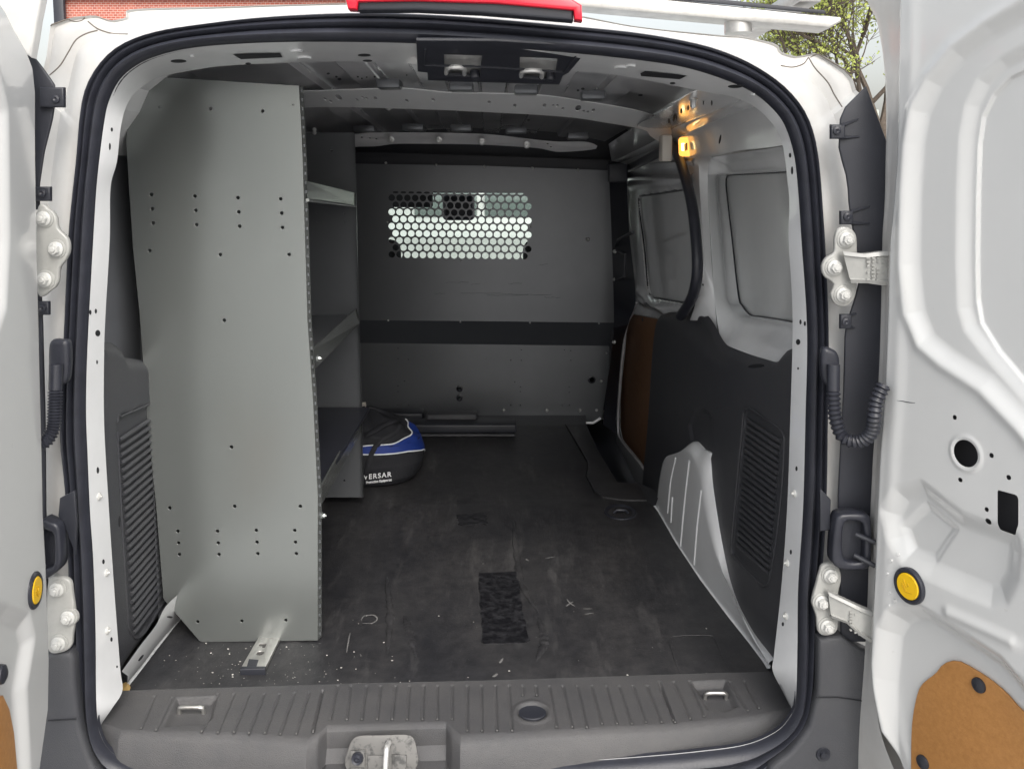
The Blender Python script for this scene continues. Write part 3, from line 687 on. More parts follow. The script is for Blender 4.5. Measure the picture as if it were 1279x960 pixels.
# ---- load floor and step well
flp = [(-.75, 1.58), (.62, 1.58), (.60, 1.9), (.52, 2.46)]+[tuple(atZ(x, y, -.004).to_2d()) for x, y in ((798, 603), (771, 602), (747, 562), (732, 529))]+[(.30, 3.6), (-.72, 3.6)]
from_bm('load_floor', curve_plate(FZ(-.004), flp, (), .02, 0), 'trim', VAN)
from_bm('step_well', bmj(box(.26, .62, 2.4, 3.6, -.20, -.19), box(.24, .26, 2.4, 3.6, -.2, -.02)), 'plastic', VAN)
stp = [(706, 529), (720, 552), (734, 576), (735, 585), (732, 593), (743, 613), (753, 620), (780, 624), (808, 624), (798, 603), (771, 602), (747, 562), (732, 529)]
FS = FZ(.009); from_bm('step_trim', curve_plate(FS, lin(FS.pxs(stp+[stp[0]]), 70)[:-1], (), .008, .003), 'mat', VAN)
# ---- sill trim: ribbed scuff plate (heightfield, real grooves)
SF = FZ(.008)
sill_back = [(150, 862), (400, 855), (620, 849), (800, 843), (972, 838)]
bk = SF.pxs(sill_back)
fold = [(118, 898), (126, 904), (149, 915), (301, 919), (383, 927), (397, 920), (408, 909.5), (557, 905), (565, 915), (575, 923), (700, 916), (830, 909.5), (875, 905), (950, 897), (980, 889), (1000, 884)]
fd = SF.pxs(fold)
gt = [118, 165, 220, 270, 322, 372, 422, 470, 522, 575, 625, 675, 722, 770, 818, 865, 912, 963, 1013, 1065, 1110, 1160, 1210, 1255]
gb = [92, 150, 203, 257, 310, 363, 417, 470, 522, 575, 627, 680, 733, 770, 820, 890, 945, 997, 1050, 1103, 1155, 1205, 1260, 1308]
gy = [785]*9+[825]*4+[700]*2+[812]*3+[800]*3+[795]*3
grooves = []
for a_, b_, y_ in zip(gt, gb, gy):
    grooves.append(((a_/2.824+380, 856), (b_/2.824+380, y_/2.824+620)))
grooves.append(((403, 862), (391, 914)))
for a_, b_ in (((193, 869), (176, 909)), ((215, 871), (195, 911)), ((272, 866), (252, 913)), ((292, 866), (272, 914)), ((311, 866), (292, 914)), ((330, 866), (311, 915)), ((349, 866), (331, 915)), ((368, 865), (350, 916)), ((386, 864), (370, 916)), ((403, 862), (391, 912))):
    grooves.append((a_, b_))
for a_, b_ in (((824, 851), (841, 899)), ((842, 851), (862, 897)), ((861, 850), (879, 894)), ((912, 851), (934, 887)), ((930, 850), (948, 884))):
    grooves.append((a_, b_))
gsegs = [(SF.px(*a_), SF.px(*b_)) for a_, b_ in grooves]
pocketL = SF.pxs([(222, 872), (268, 870), (263, 896), (255, 903), (208, 905)]); pocketR = SF.pxs([(866, 852), (905, 850), (920, 880), (905, 886), (885, 884)])
ringc = SF.px(665, 889)
def h_sill(P):
    h = np.zeros(len(P))
    for a_, b_ in gsegs: h -= .0032*sstep(1-seg_d(P, a_, b_)/.0038)
    h += recess(sdf(P, pocketL), .012, .012)+recess(sdf(P, pocketR), .012, .012)
    d = np.hypot(P[:, 0]-ringc[0], P[:, 1]-ringc[1]); h += .002*np.exp(-((d-.031)/.004)**2)-.006*sstep((.027-d)/.004)
    return h
us = np.linspace(bk[0][0]-.01, bk[-1][0]+.01, 640); ts = np.linspace(0, 1, 70)
bka = np.array(bk); fda = np.array(fd)
ub = us; yb = np.interp(us, bka[:, 0], bka[:, 1])
uf = us*(fda[-1][0]-fda[0][0])/(us[-1]-us[0]); uf = fda[0][0]+(us-us[0])*(fda[-1][0]-fda[0][0])/(us[-1]-us[0])
yf = np.interp(uf, fda[:, 0], fda[:, 1])
P = []
for t in ts:
    for k in range(len(us)): P.append((ub[k]+(uf[k]-ub[k])*t, yb[k]+(yf[k]-yb[k])*t))
P = np.array(P); Hh = h_sill(P); edge_t = np.repeat(ts, len(us)); Hh = Hh-.006*np.clip((edge_t-.9)/.1, 0, 1)**2
rows = [[Vector((P[j*len(us)+k][0], P[j*len(us)+k][1], .008+Hh[j*len(us)+k])) for k in range(len(us))] for j in range(len(ts))]
last = rows[-1]
nl_, nr_ = SF.px(404, 912)[0], SF.px(561, 907)[0]
def nw(p): return float(sstep(np.array(min(p.x-nl_, nr_-p.x)/.012+.5)))
r1 = [p+Vector((0, -.004*(1-nw(p))-.001, -.006)) for p in last]
def frontdrop(p, dz, k):
    w = nw(p); y = p.y-k*(1-w)-w*max(0, dz-.045)*1.6
    return Vector((p.x, y, p.z-dz*(1-w)-w*min(dz, .047)))
r2 = [frontdrop(p, .03, .012) for p in last]; r3 = [frontdrop(p, .055, .018) for p in last]
rows += [r1, r2, r3, [frontdrop(p, .09, .022) for p in last], [frontdrop(p, .13, .024) for p in last]]
sill = from_bm('sill_trim', loft(rows), 'sill', VAN)
TSI = bvh([sill])
# tie-down loops
for (x, y, w) in ((239, 891, 15), (894, 873, 13)):
    loc, n = cast(TSI, x, y); s = loc.y/F*1.05; L_ = w*s
    pts = [loc+Vector((-L_, .002, -.004)), loc+Vector((-L_, 0, .008)), loc+Vector((-L_*.75, -.002, .013)), loc+Vector((L_*.75, -.002, .013)), loc+Vector((L_, 0, .008)), loc+Vector((L_, .002, -.004))]
    from_bm('tie_down_loop', tube(spl([tuple(p) for p in pts], 24), .0038, 10), 'alu', sill)
loc, n = cast(TSI, 665, 889)
from_bm('round_plug', orient(lathe([(.0001, .001), (.018, .0015), (.0235, .002), (.0255, .0005), (.0255, -.004)], 40), Vector((loc.x, loc.y, loc.z+.0015)), Vector((0, 0, 1))), 'plastic', sill)
# white pips at the groove ends
pips = []
for a_, b_ in gsegs:
    pips.append(orient(lathe([(.0016, 0), (.0014, .001), (.0001, .0014)], 8), Vector((b_[0], b_[1], .0082)), Vector((0, 0, 1))))
from_bm('groove_pip', bmj(*pips), 'chalk', sill)
# latch in the notch
NF = Frame(atY(485, 925, 1.395), (1, 0, 0), (0, .35, 1))
lp_ = [(434, 950), (438, 930), (442, 920), (451, 914), (480, 913), (509, 912.5), (519, 918), (523, 935), (524, 948), (515, 962), (500, 972), (450, 972)]
M['latchg'] = mat('speckled_zinc', (.15, .147, .142), .45, col2=(.06, .06, .06), nscale=70, thr=(.5, .62), metal=.3)
lat = from_bm('latch_plate', curve_plate(NF, spl(NF.pxs(lp_), 50, True), (), .003, .001, n0=.022), 'latchg', VAN)
A = NF.w(*NF.px(488, 922), .024); B = NF.w(*NF.px(486, 957), .024)
from_bm('latch_striker', tube(spl([tuple(p) for p in (A, A+NF.N*.018, A.lerp(B, .15)+NF.N*.026, A.lerp(B, .8)+NF.N*.026, B+NF.N*.018, B)], 24), .0045, 10), 'zinc', lat)
from_bm('latch_bracket', curve_plate(NF, NF.pxs([(441, 931), (459, 930), (459, 952), (441, 951)]), (), .004, .001, n0=.027), 'latchg', lat)
from_bm('rubber_bumper', orient(lathe([(.0001, .006), (.003, .009), (.006, .006), (.009, .008), (.010, .004), (.010, 0)], 24), NF.w(*NF.px(450, 940), .026), NF.N), 'rubber', lat)
from_bm('latch_lower_plate', curve_plate(NF, NF.pxs([(462, 937), (485, 937), (484, 965), (462, 965)]), (), .004, .001, n0=.0255), 'latchg', lat)
from_bm('latch_lower_plate', curve_plate(NF, NF.pxs([(492, 936), (510, 937), (509, 960), (497, 965), (492, 965)]), (), .004, .001, n0=.0255), 'latchg', lat)
# ---- latch cover with strikers in the header
hp0 = atY(600, 54, 1.415); hp1 = atY(600, 107, 1.60)
HP = Frame(hp0, (1, 0, 0), (hp0-hp1))
cov = [(519, 50), (519.5, 56), (524, 89), (536.5, 90.5), (538, 100), (560, 101.5), (703, 107.5), (706, 96.5), (713, 93), (731, 69), (729, 60), (620, 52)]
pk = [[(555.5, 68), (603.5, 70), (602.5, 97), (558, 93.5)], [(650.5, 72.5), (697.5, 75), (696, 102), (652, 98)]]
cover = from_bm('latch_cover', curve_plate(HP, HP.pxs(cov, .008), [HP.pxs(p, .008) for p in pk], .006, .0015, n0=.008), 'plastic', VAN)
u_ = HP.px(530, 62); from_bm('cover_step', tube([HP.w(*HP.px(x, y, .008), .0085) for x, y in ((531, 60), (532, 80), (620, 84), (706, 91), (722, 68))], .002, 6), 'plastic', cover)
for p, lx, bx in ((pk[0], (560, 583, 82, 94), (596.5, 89)), (pk[1], (654, 680, 87.5, 99), (691, 93))):
    c_ = [(np.mean([q[0] for q in p])+(q[0]-np.mean([r_[0] for r_ in p]))*1.15, np.mean([q[1] for q in p])+(q[1]-np.mean([r_[1] for r_ in p]))*1.15) for q in p]
    pn = from_bm('striker_plate', curve_plate(HP, HP.pxs(c_), (), .003, 0, n0=-.004), 'zinc', cover)
    def hpw(x, y, o): return HP.w(*HP.px(x, y, o), o)
    pts = [hpw(lx[0]+1, lx[3], -.004), hpw(lx[0], lx[3]-3, .004), hpw(lx[0]+3, lx[2]+2, .010), hpw(lx[1]-3, lx[2]+2.5, .010), hpw(lx[1], lx[3]-2, .004), hpw(lx[1]-1, lx[3]+1, -.004)]
    from_bm('striker_loop', tube(spl([tuple(q) for q in pts], 24), .0042, 10), 'zinc', pn)
    from_bm('rubber_stop', orient(lathe([(.0085, 0), (.0085, .008), (.006, .013), (.0001, .014)], 24), hpw(bx[0], bx[1], -.002), HP.N), 'rubber', pn)
# ---- high mounted brake light
BLF = Frame((0, 1.352, 0), (1, 0, 0), (0, 0, 1))
bh_ = from_bm('brake_light_housing', curve_plate(BLF, BLF.pxs([(447, -6), (447, 14), (520, 13.5), (600, 17), (716, 26.5), (716, 2)]), (), .03, .004, n0=.004), 'plastic', VAN)
lens = [(432, -12), (432, -2), (436, 13), (447, 13.5), (448.5, 4), (520, 3), (620, 6), (716, 14.5), (717, 26), (727, 27.5), (726, 8), (700, -8)]
from_bm('brake_light_lens', curve_plate(BLF, BLF.pxs(lens), (), .03, .004, n0=.012), 'red', bh_)
# ---- D pillar fillers (black) and clips
def filler(name, pts, n0, clips, prow=None):
    f = Frame((0, 1.335, 0), (1, 0, 0), (0, 0, 1))
    f.O = Vector((0, 1.37, 0))
    o = from_bm('pillar_filler', curve_plate(f, lin(f.pxs(pts+[pts[0]]), 90)[:-1], (), .006, .002, n0=n0), 'plastic', VAN)
    for (x0, y0, x1, y1, bx, by) in clips:
        A = f.pxs([(x0, y0), (x1, y0), (x1, y1), (x0, y1)])
        cl = from_bm('filler_clip', curve_plate(f, A, (), .010, .003, n0=n0+.010), 'plastic', o)
        from_bm('clip_screw', orient(lathe([(.006, 0), (.006, .003), (.003, .004), (.0001, .002)], 16), f.w(*f.px(bx, by), n0+.010), f.N), 'rubber', cl)
    return f, o
fR, fo = filler('r', [(1081, 108), (1049, 140), (1047, 187), (1058, 225), (1060, 262), (1070, 314), (1074, 340), (1070, 364), (1055, 409), (1053, 487), (1049, 562), (1046, 622), (1046, 660), (1050, 800), (1130, 800), (1130, 240), (1104, 170)], .004,
               [(1034, 156, 1052, 174, 1041, 164), (1046, 263, 1062, 280, 1054, 270), (1046, 391, 1060, 409, 1052, 400)])
for (x, y, x2, y2) in ((1050, 157, 1071, 149), (1050, 172, 1072, 171), (1060, 264, 1085, 258), (1060, 278, 1085, 279), (1058, 393, 1068, 391), (1058, 407, 1066, 409)):
    A = fR.w(*fR.px(x, y), .008); B = fR.w(*fR.px(x2, y2), .004); from_bm('filler_rib', tube([A, B], [.003, .0015], 6), 'plastic', fo)
fL, fo2 = filler('l', [(30, 60), (41, 68), (55, 86), (69, 106), (70, 125), (66, 150), (56, 190), (50, 230), (50, 262), (30, 262)], .004,
                [(55, 110, 85, 135, 76, 125), (40, 233, 68, 251, 59, 241)])
fo3 = filler('l2', [(20, 355), (52, 360), (54, 400), (57, 520), (58, 640), (62, 800), (20, 800)], .004, [(40, 375, 66, 392, 59, 383)])
# ---- lower corner bumper trim
def bumper(pts, seam, screw):
    f = Frame((0, 1.36, 0), (1, 0, 0), (0, 0, 1))
    o = from_bm('bumper_corner', curve_plate(f, lin(f.pxs(pts+[pts[0]]), 60)[:-1], (), .03, .008, n0=.004), 'trim', VAN)
    if seam: from_bm('bumper_seam', tube([f.w(*f.px(x, y), .005) for x, y in seam], .0012, 6), 'dark', o)
    for (x, y) in screw: from_bm('bumper_screw', orient(lathe([(.012, 0), (.011, .002), (.006, .001), (.005, .005), (.0001, .005)], 20), f.w(*f.px(x, y), .005), f.N), 'plastic', o)
bumper([(1022, 797), (1050, 792), (1066, 804), (1120, 830), (1110, 1060), (930, 1060), (960, 958), (987, 938), (1010, 908), (1021, 865)], [(1018, 868), (1045, 868), (1066, 871), (1078, 873)], [(1027, 939)])
bumper([(62, 814), (92, 812), (94, 850), (100, 905), (114, 950), (130, 975), (160, 1060), (-10, 1060), (20, 830)], [(62, 897), (80, 896), (97, 895)], [])
from_bm('rear_bumper', box(ax(1.4)-.85, ax(1.4)+.85, 1.22, 1.5, -.32, -.105, .03, 3), 'trim', VAN)
# ---- hinges
HF = Frame((0, 1.352, 0), (1, 0, 0), (0, 0, 1))
def hinge(plate, arm, bolts, armdepth=.02, fr=HF):
    o = from_bm('door_hinge', bmj(curve_plate(fr, spl(fr.pxs(plate), 60, True), (), .010, .003, n0=.0)), 'hinge', VAN)
    if arm:
        A = [fr.w(*fr.px(x, y), d) for x, y, d in arm[0]]; B = [fr.w(*fr.px(x, y), d) for x, y, d in arm[1]]
        T = [p+fr.N*.012 for p in A]; U = [p+fr.N*.012 for p in B]
        mid = [(a+b)/2-fr.N*.001+fr.N*.012 for a, b in zip(A, B)]
        r_ = [A, T, [a.lerp(b, .12)+fr.N*.003 for a, b in zip(T, U)], [a.lerp(b, .16)-fr.N*.001 for a, b in zip(T, U)], mid, [a.lerp(b, .84)-fr.N*.001 for a, b in zip(T, U)], [a.lerp(b, .88)+fr.N*.003 for a, b in zip(T, U)], U, B]
        from_bm('hinge_arm', loft([[p for p in q] for q in r_]), 'hinge', o)
    for (x, y) in bolts:
        c_ = fr.w(*fr.px(x, y), .0)
        from_bm('hinge_boss', orient(lathe([(.0155, -.004), (.0145, .0015), (.0135, .002), (.0001, .002)], 28), c_, fr.N), 'hinge', o)
        from_bm('hinge_bolt', orient(hexbolt(.0085, 1.35, .008), c_+fr.N*.003, fr.N, roll=random.random()), 'boltw', o)
    return o
hR = hinge([(1047, 286), (1057, 283), (1068, 290), (1071, 305), (1071, 350), (1068, 372), (1057, 383), (1044, 380), (1038, 368), (1042, 355), (1030, 345), (1027, 333), (1032, 322), (1042, 315), (1043, 298)],
      [[(1048, 313, .004), (1070, 315, .016), (1090, 312, .02), (1116, 311, .02)], [(1058, 352, .004), (1075, 351, .016), (1090, 353, .02), (1116, 353, .02)]], [(1057, 299), (1042, 334), (1053, 368)])
hR2 = hinge([(1028, 706), (1040, 703), (1049, 711), (1051, 725), (1047, 745), (1048, 775), (1044, 790), (1030, 794), (1022, 788), (1020, 770), (1015, 752), (1020, 730), (1024, 715)],
      [[(1030, 733, .004), (1045, 738, .014), (1065, 746, .02), (1096, 758, .02)], [(1034, 765, .004), (1050, 768, .014), (1065, 781, .02), (1094, 800, .02)]], [(1037, 718), (1026, 751), (1033, 781)])
hL = hinge([(46, 262), (62, 262), (70, 272), (72, 285), (84, 298), (86, 313), (81, 325), (74, 335), (72, 352), (64, 362), (46, 364)], None, [(55.5, 273), (71, 311), (57, 349)])
hL2 = hinge([(60, 725), (74, 720), (87, 726), (90, 742), (93, 770), (90, 795), (88, 808), (76, 815), (60, 812), (58, 770)], None, [(72, 735), (86, 770), (74, 802)])
# cast marks on the hinge arms (raised, unreadable in the photograph)
def castmarks(o, fr, x0, y0, x1, y1, slope, d):
    bms = []
    for i in range(5):
        for j in range(7):
            x = x0+(x1-x0)*i/4; y = y0+(y1-y0)*j/6+slope*(x-x0)
            if random.random() < .2: continue
            p = fr.w(*fr.px(x, y), d); w = .0022*random.uniform(.6, 1.3); bms.append(box(p.x-w, p.x+w, p.y-.0004, p.y+.004, p.z-.0006-.0012*random.random(), p.z+.0012))
    from_bm('cast_marking', bmj(*bms), 'hinge', o)
castmarks(hR, HF, 1074, 320, 1098, 346, 0, .0325); castmarks(hR2, HF, 1054, 753, 1076, 775, .5, .0305)
# ---- cable conduits
def conduit(path, rib_from, r, grommet):
    P = [Vector(p) for p in spl(path, 170)]; rr = []
    for k, p in enumerate(P):
        t = k/169; rr.append(r*(1.0+.16*math.sin(k*2*math.pi/5.0)) if t > rib_from else r*1.02)
    o = from_bm('cable_conduit', tube(P, rr, 14), 'rubber', VAN)
    fr = Frame((0, 1.345, 0), (1, 0, 0), (0, 0, 1))
    from_bm('grommet', curve_plate(fr, spl(fr.pxs(grommet), 40, True), (), .02, .007, n0=.0), 'rubber', o)
def cp(x, y, d): return tuple(atY(x, y, d))
conduit([cp(1041, 455, 1.335), cp(1041, 490, 1.33), cp(1043, 520, 1.325), cp(1051, 543, 1.32), cp(1065, 551, 1.31), cp(1079, 549, 1.30), cp(1089, 538, 1.29), cp(1092, 518, 1.28), cp(1095, 500, 1.28), cp(1104, 480, 1.28)], .17, .0095, [(1028, 437), (1042, 437), (1049, 445), (1050, 460), (1048, 482), (1036, 484), (1028, 470)])
conduit([cp(70, 455, 1.335), cp(69, 490, 1.33), cp(68, 515, 1.325), cp(66, 535, 1.32), cp(58, 550, 1.31), cp(45, 556, 1.30), cp(30, 545, 1.29)], .25, .0095, [(60, 430), (75, 425), (84, 430), (84, 470), (76, 482), (62, 480)])
# ---- door checks
fck = Frame((0, 1.325, 0), (1, 0, 0), (0, 0, 1))
def check(outer, inner, rods):
    o = from_bm('door_check', curve_plate(fck, spl(fck.pxs(outer), 40, True), [spl(fck.pxs(inner), 30, True)], .03, .005), 'rubber', VAN)
    from_bm('check_plate', curve_plate(fck, spl(fck.pxs(outer), 40, True), (), .008, .002, n0=-.016), 'plastic', o)
    for (a, b, c_, d) in rods: from_bm('check_rod', tube([fck.w(*fck.px(a, b), -.004), fck.w(*fck.px(c_, d), .01)], .004, 8), 'plastic', o)
check([(1047, 645), (1060, 642), (1083, 643), (1089, 652), (1089, 700), (1083, 711), (1055, 712), (1043, 707), (1040, 695), (1043, 660)], [(1056, 653), (1064, 651), (1075, 652), (1080, 660), (1080, 695), (1074, 702), (1062, 702), (1054, 696), (1053, 670)], [(1070, 668, 1090, 674), (1068, 694, 1090, 703)])
check([(48, 655), (62, 653), (72, 658), (75, 680), (75, 705), (66, 718), (48, 720)], [(50, 665), (60, 664), (66, 670), (66, 704), (58, 710), (50, 708)], [])
from_bm('check_bracket', curve_plate(fck, fck.pxs([(66, 628), (85, 618), (88, 660), (86, 700), (74, 668), (64, 650)]), (), .006, .002, n0=-.02), 'plastic', VAN)
from_bm('check_bracket', curve_plate(fck, fck.pxs([(1030, 615), (1044, 630), (1043, 655), (1046, 668), (1030, 670)]), (), .006, .002, n0=-.02), 'plastic', VAN)
# ================================================================ RIGHT REAR DOOR
phi = R(65); hp = atY(1100, 500, 1.30)
DR = Frame((hp.x, hp.y, 0), (math.cos(phi), -math.sin(phi), 0), (0, 0, 1))
e_px = [(1118, -60), (1118, 0), (1117, 60), (1116, 150), (1115, 200), (1110, 260), (1106, 300), (1103, 400), (1100, 480), (1094, 560), (1090, 640), (1088, 700), (1084, 790), (1082, 825), (1084, 855), (1092, 913), (1107, 957), (1125, 1000)]
eu = DR.pxs(e_px); ev = np.array([p[1] for p in eu])[::-1]; eU = np.array([p[0] for p in eu])[::-1]
vs_ = np.linspace(ev[0], ev[-1], 760)
def edR(v): return float(np.interp(v, ev, eU))
WR1 = DR.pxs([(1420, -60), (1330, -20), (1279, 12), (1235, 38), (1195, 68), (1165, 104), (1148, 140), (1140, 180), (1136, 240), (1135, 330), (1141, 390), (1155, 425), (1180, 446), (1230, 478), (1279, 528), (1420, 700)])
WR2 = DR.pxs([(1450, -10), (1340, 32), (1279, 60), (1245, 78), (1220, 102), (1206, 132), (1199, 170), (1196, 240), (1195, 330), (1197, 385), (1204, 410), (1225, 438), (1279, 500), (1450, 690)])
WR3 = DR.pxs([(1500, 20), (1360, 50), (1279, 82), (1250, 97), (1230, 118), (1217, 145), (1212, 180), (1210, 240), (1209, 330), (1210, 375), (1215, 405), (1237, 440), (1279, 490), (1500, 740)])
PIT = DR.pxs([(1108, 640), (1122, 618), (1150, 610), (1200, 650), (1262, 672), (1266, 690), (1262, 720), (1250, 744), (1235, 746), (1200, 732), (1160, 714), (1130, 697), (1116, 672)])
PIT2 = DR.pxs([(1150, 632), (1185, 662), (1160, 700), (1132, 690), (1122, 660)])
LOW = DR.pxs([(1100, 1100), (1100, 960), (1098, 850), (1104, 790), (1115, 772), (1130, 765), (1148, 766), (1175, 782), (1215, 808), (1245, 828), (1268, 855), (1290, 890), (1400, 1100)])
HBp = [(1144, 1060), (1144, 960), (1145, 905), (1150, 872), (1157, 853), (1175, 838), (1184, 827), (1197, 822.5), (1210, 826), (1240, 844), (1262, 862), (1279, 881), (1310, 915), (1400, 1060)]
HBu = DR.pxs(HBp, -.03)
bigc = DR.px(1206.5, 566)
holesR = [circ(bigc, .0185, 36)]
for (x, y) in ((1192.5, 521), (1238.5, 568.5), (1260, 596), (1199.5, 599)): holesR.append(circ(DR.px(x, y), .0034, 12))
holesR.append(circ(DR.px(1232.5, 636), .0032, 12)); holesR.append(circ(DR.px(1234, 651), .0045, 12, .0042))
holesR.append(lin(DR.pxs([(1246, 611.5), (1270, 618), (1272, 622), (1272, 655), (1267, 669), (1247.5, 662), (1246, 655), (1246, 611.5)]), 40)[:-1])
def h_dr(P):
    h = recess(sdf(P, WR1), .009, .030)+recess(sdf(P, WR2), .008, .022)+recess(sdf(P, WR3), .005, .004)
    h += recess(sdf(P, PIT), .013, .034)+recess(sdf(P, PIT2), .006, .016)+recess(sdf(P, LOW), .024, .035)
    s = sdf(P, WR1); h += .004*np.exp(-((s-.012)/.010)**2)
    eu_ = P[:, 0]-np.interp(P[:, 1], ev, eU)
    h -= .012*np.clip(1-eu_/.012, 0, 1)**2
    h += .002*np.exp(-((eu_-.03)/.012)**2)
    d = np.hypot(P[:, 0]-bigc[0], P[:, 1]-bigc[1]); h += .0016*np.exp(-((d-.0225)/.0035)**2)
    d2 = seg_d(P, DR.px(1170, 640), DR.px(1270, 700)); 
    h += .004*np.exp(-(seg_d(P, DR.px(1185, 765), DR.px(1262, 800))/.008)**2)
    return h
us_ = np.concatenate([np.linspace(0, .012, 8), np.linspace(.0135, .24, 170), np.linspace(.25, .62, 40)])
doorR = from_bm('rear_door', sheet(DR, us_, vs_, h_dr, holesR, ufun=edR), 'white', VAN)
doorR['label'] = 'right rear door, swung wide open'
# edge return and outer skin
o_px = [(1078, -60), (1083, 0), (1093, 20), (1100, 50), (1105, 90), (1107, 150), (1106, 200), (1105, 250), (1102, 300), (1100, 400), (1097, 480), (1091, 560), (1087, 640), (1085, 700), (1082, 790), (1080, 810), (1076, 860), (1068, 920), (1064, 960), (1062, 1000)]
EA = [Vector(p) for p in spl([tuple(DR.w(*DR.px(x, y), -.012)) for x, y in e_px], 90)]
EB = [Vector(p) for p in spl([tuple(DR.w(*DR.px(x, y, -.045), -.045)) for x, y in o_px], 90)]
rowsE = [EA, [a.lerp(b, .35)-DR.U*.002 for a, b in zip(EA, EB)], [a.lerp(b, .7) for a, b in zip(EA, EB)], [a.lerp(b, .78)+DR.N*.002 for a, b in zip(EA, EB)], EB, [b-DR.N*.006+DR.U*.004 for b in EB], [b-DR.N*.008+DR.U*.66 for b in EB]]
from_bm('door_outer_skin', loft(rowsE), 'dirty', doorR)
from_bm('door_cavity', loft([[DR.w(edR(v)+.005, v, -.047) for v in vs_[::40]], [DR.w(edR(v)+.6, v, -.047) for v in vs_[::40]]]), mat('door_cavity_grey', (.10, .10, .11), .6), doorR)
TD = bvh([doorR])
from_bm('window_blank_seal', tube([DR.w(u, v, -.0245) for u, v in spl(WR3, 150, True)], .0022, 6), 'rubber', doorR)
from_bm('hardboard_panel', curve_plate(DR, spl(HBu, 80, True), (), .004, .001, n0=-.019), 'hard', doorR)
hb_ = doorR.children[-1]
for (x, y) in ((1223, 855), (1153, 951)):
    c_ = DR.w(*DR.px(x, y, -.019), -.019); from_bm('panel_stud', orient(lathe([(.0105, 0), (.010, .003), (.006, .0045), (.0001, .005)], 24), c_, DR.N), 'plastic', hb_)
def button(fr, x, y, r, parent, off=0):
    c_ = fr.w(*fr.px(x, y, off), off)
    b = from_bm('round_button', orient(lathe([(r, -.003), (r, .004), (r*.93, .006), (r*.78, .006), (r*.74, .0035), (.0001, .0035)], 40), c_, fr.N), 'rubber', parent)
    f = from_bm('button_face', orient(lathe([(r*.73, .002), (r*.73, .0055), (r*.68, .0068), (.0001, .0068)], 40), c_, fr.N), 'yellow', b)
    # embossed arrow mark
    s = r*.42
    def q(a, b_): return (a*s, b_*s, .0072)
    from_bm('button_emboss', orient(bmj(tube([q(-.8, -.1), q(-.2, -.8), q(.9, -.6)], .0006, 6), tube([q(-.6, .8), q(-.1, -.1), q(.3, .2), q(.1, .5)], .0006, 6), tube([q(-.8, .2), q(-.1, -.6)], .0006, 6)), c_, fr.N), mat('button_mark', (.6, .35, .01), .4), b)
button(DR, 1137, 731, .0265, doorR)
spots(TD, [(1113, 700, 2, 2), (1122, 692, 2, 2), (1108, 716, 2, 2), (1111, 740, 2, 2), (1118, 750, 2, 2), (1110, 756, 2, 2)], 'white', 'dimple', doorR, h=.002)
P_ = [cast(TD, *p)[0] for p in ((1120, 500), (1128, 501), (1136, 502.5), (1143, 503))]
from_bm('scratch', tube([p for p in P_ if p], [.0002, .0006, .0006, .0003], 6), 'plastic', doorR)
# ================================================================ LEFT REAR DOOR
hpL = atY(52, 500, 1.30); ph = R(100)
eL = Vector((-math.cos(ph), -math.sin(ph), 0))
DL = Frame((hpL.x, hpL.y, 0), -eL, (0, 0, 1))
e_l = [(-30, -40), (-12, -12), (0, 3), (10, 17), (19, 36), (36, 66), (44, 87), (47, 117), (47, 200), (49, 318), (52, 440), (55, 560), (56.5, 640), (60, 700), (64, 820), (63, 880), (56, 930), (52, 960), (45, 1000)]
el = DL.pxs(e_l); evl = np.array([p[1] for p in el])[::-1]; eUl = np.array([p[0] for p in el])[::-1]
LOWL = DL.pxs([(-40, 760), (10, 765), (34, 775), (40, 800), (30, 860), (36, 1000), (-60, 1000)])
WL = DL.pxs([(-60, 60), (-5, 90), (6, 140), (8, 300), (4, 380), (-10, 420), (-60, 460)])
def h_dl(P):
    h = recess(sdf(P, LOWL), .012, .03)+recess(sdf(P, WL), .02, .03)
    eu_ = np.interp(P[:, 1], evl, eUl)-P[:, 0]; h -= .010*np.clip(1-eu_/.012, 0, 1)**2
    return h
vsl = np.linspace(evl[0], evl[-1], 260)
def edL(v): return float(np.interp(v, evl, eUl))
usl = -np.concatenate([np.linspace(0, .012, 8), np.linspace(.014, .2, 60), np.linspace(.21, .5, 20)])[::-1]
doorL = from_bm('rear_door', sheet(DL, usl, vsl, h_dl, (), ufun=edL), 'white', VAN)
doorL['label'] = 'left rear door, folded out towards the viewer'
EA = [DL.w(edL(v), v, -.010) for v in vsl]
EB = [DL.w(edL(v)+.003, v, -.05) for v in vsl]
from_bm('door_outer_skin', loft([EA, EB, [p-DL.U*.5 for p in EB]]), 'white', doorL)
tf = Frame((0, 1.33, 0), (1, 0, 0), (0, 0, 1))
from_bm('door_upper_frame', curve_plate(tf, tf.pxs([(-40, -40), (60, -40), (51, 0), (46, 25), (43, 45), (38, 72), (20, 60), (-40, 30)]), (), .02, .004), 'dirty', doorL)
button(DL, 41, 737, .0265, doorL, -.002)
hbl = DL.pxs([(-30, 880), (0, 868), (8, 885), (14, 915), (18, 960), (20, 1000), (-60, 1000)], -.01)
hl = from_bm('hardboard_panel', curve_plate(DL, hbl, (), .004, .001, n0=-.006), 'hard', doorL)
from_bm('panel_stud', orient(lathe([(.013, 0), (.012, .006), (.006, .009), (.0001, .009)], 24), DL.w(*DL.px(-1, 842)), DL.N), 'plastic', doorL)
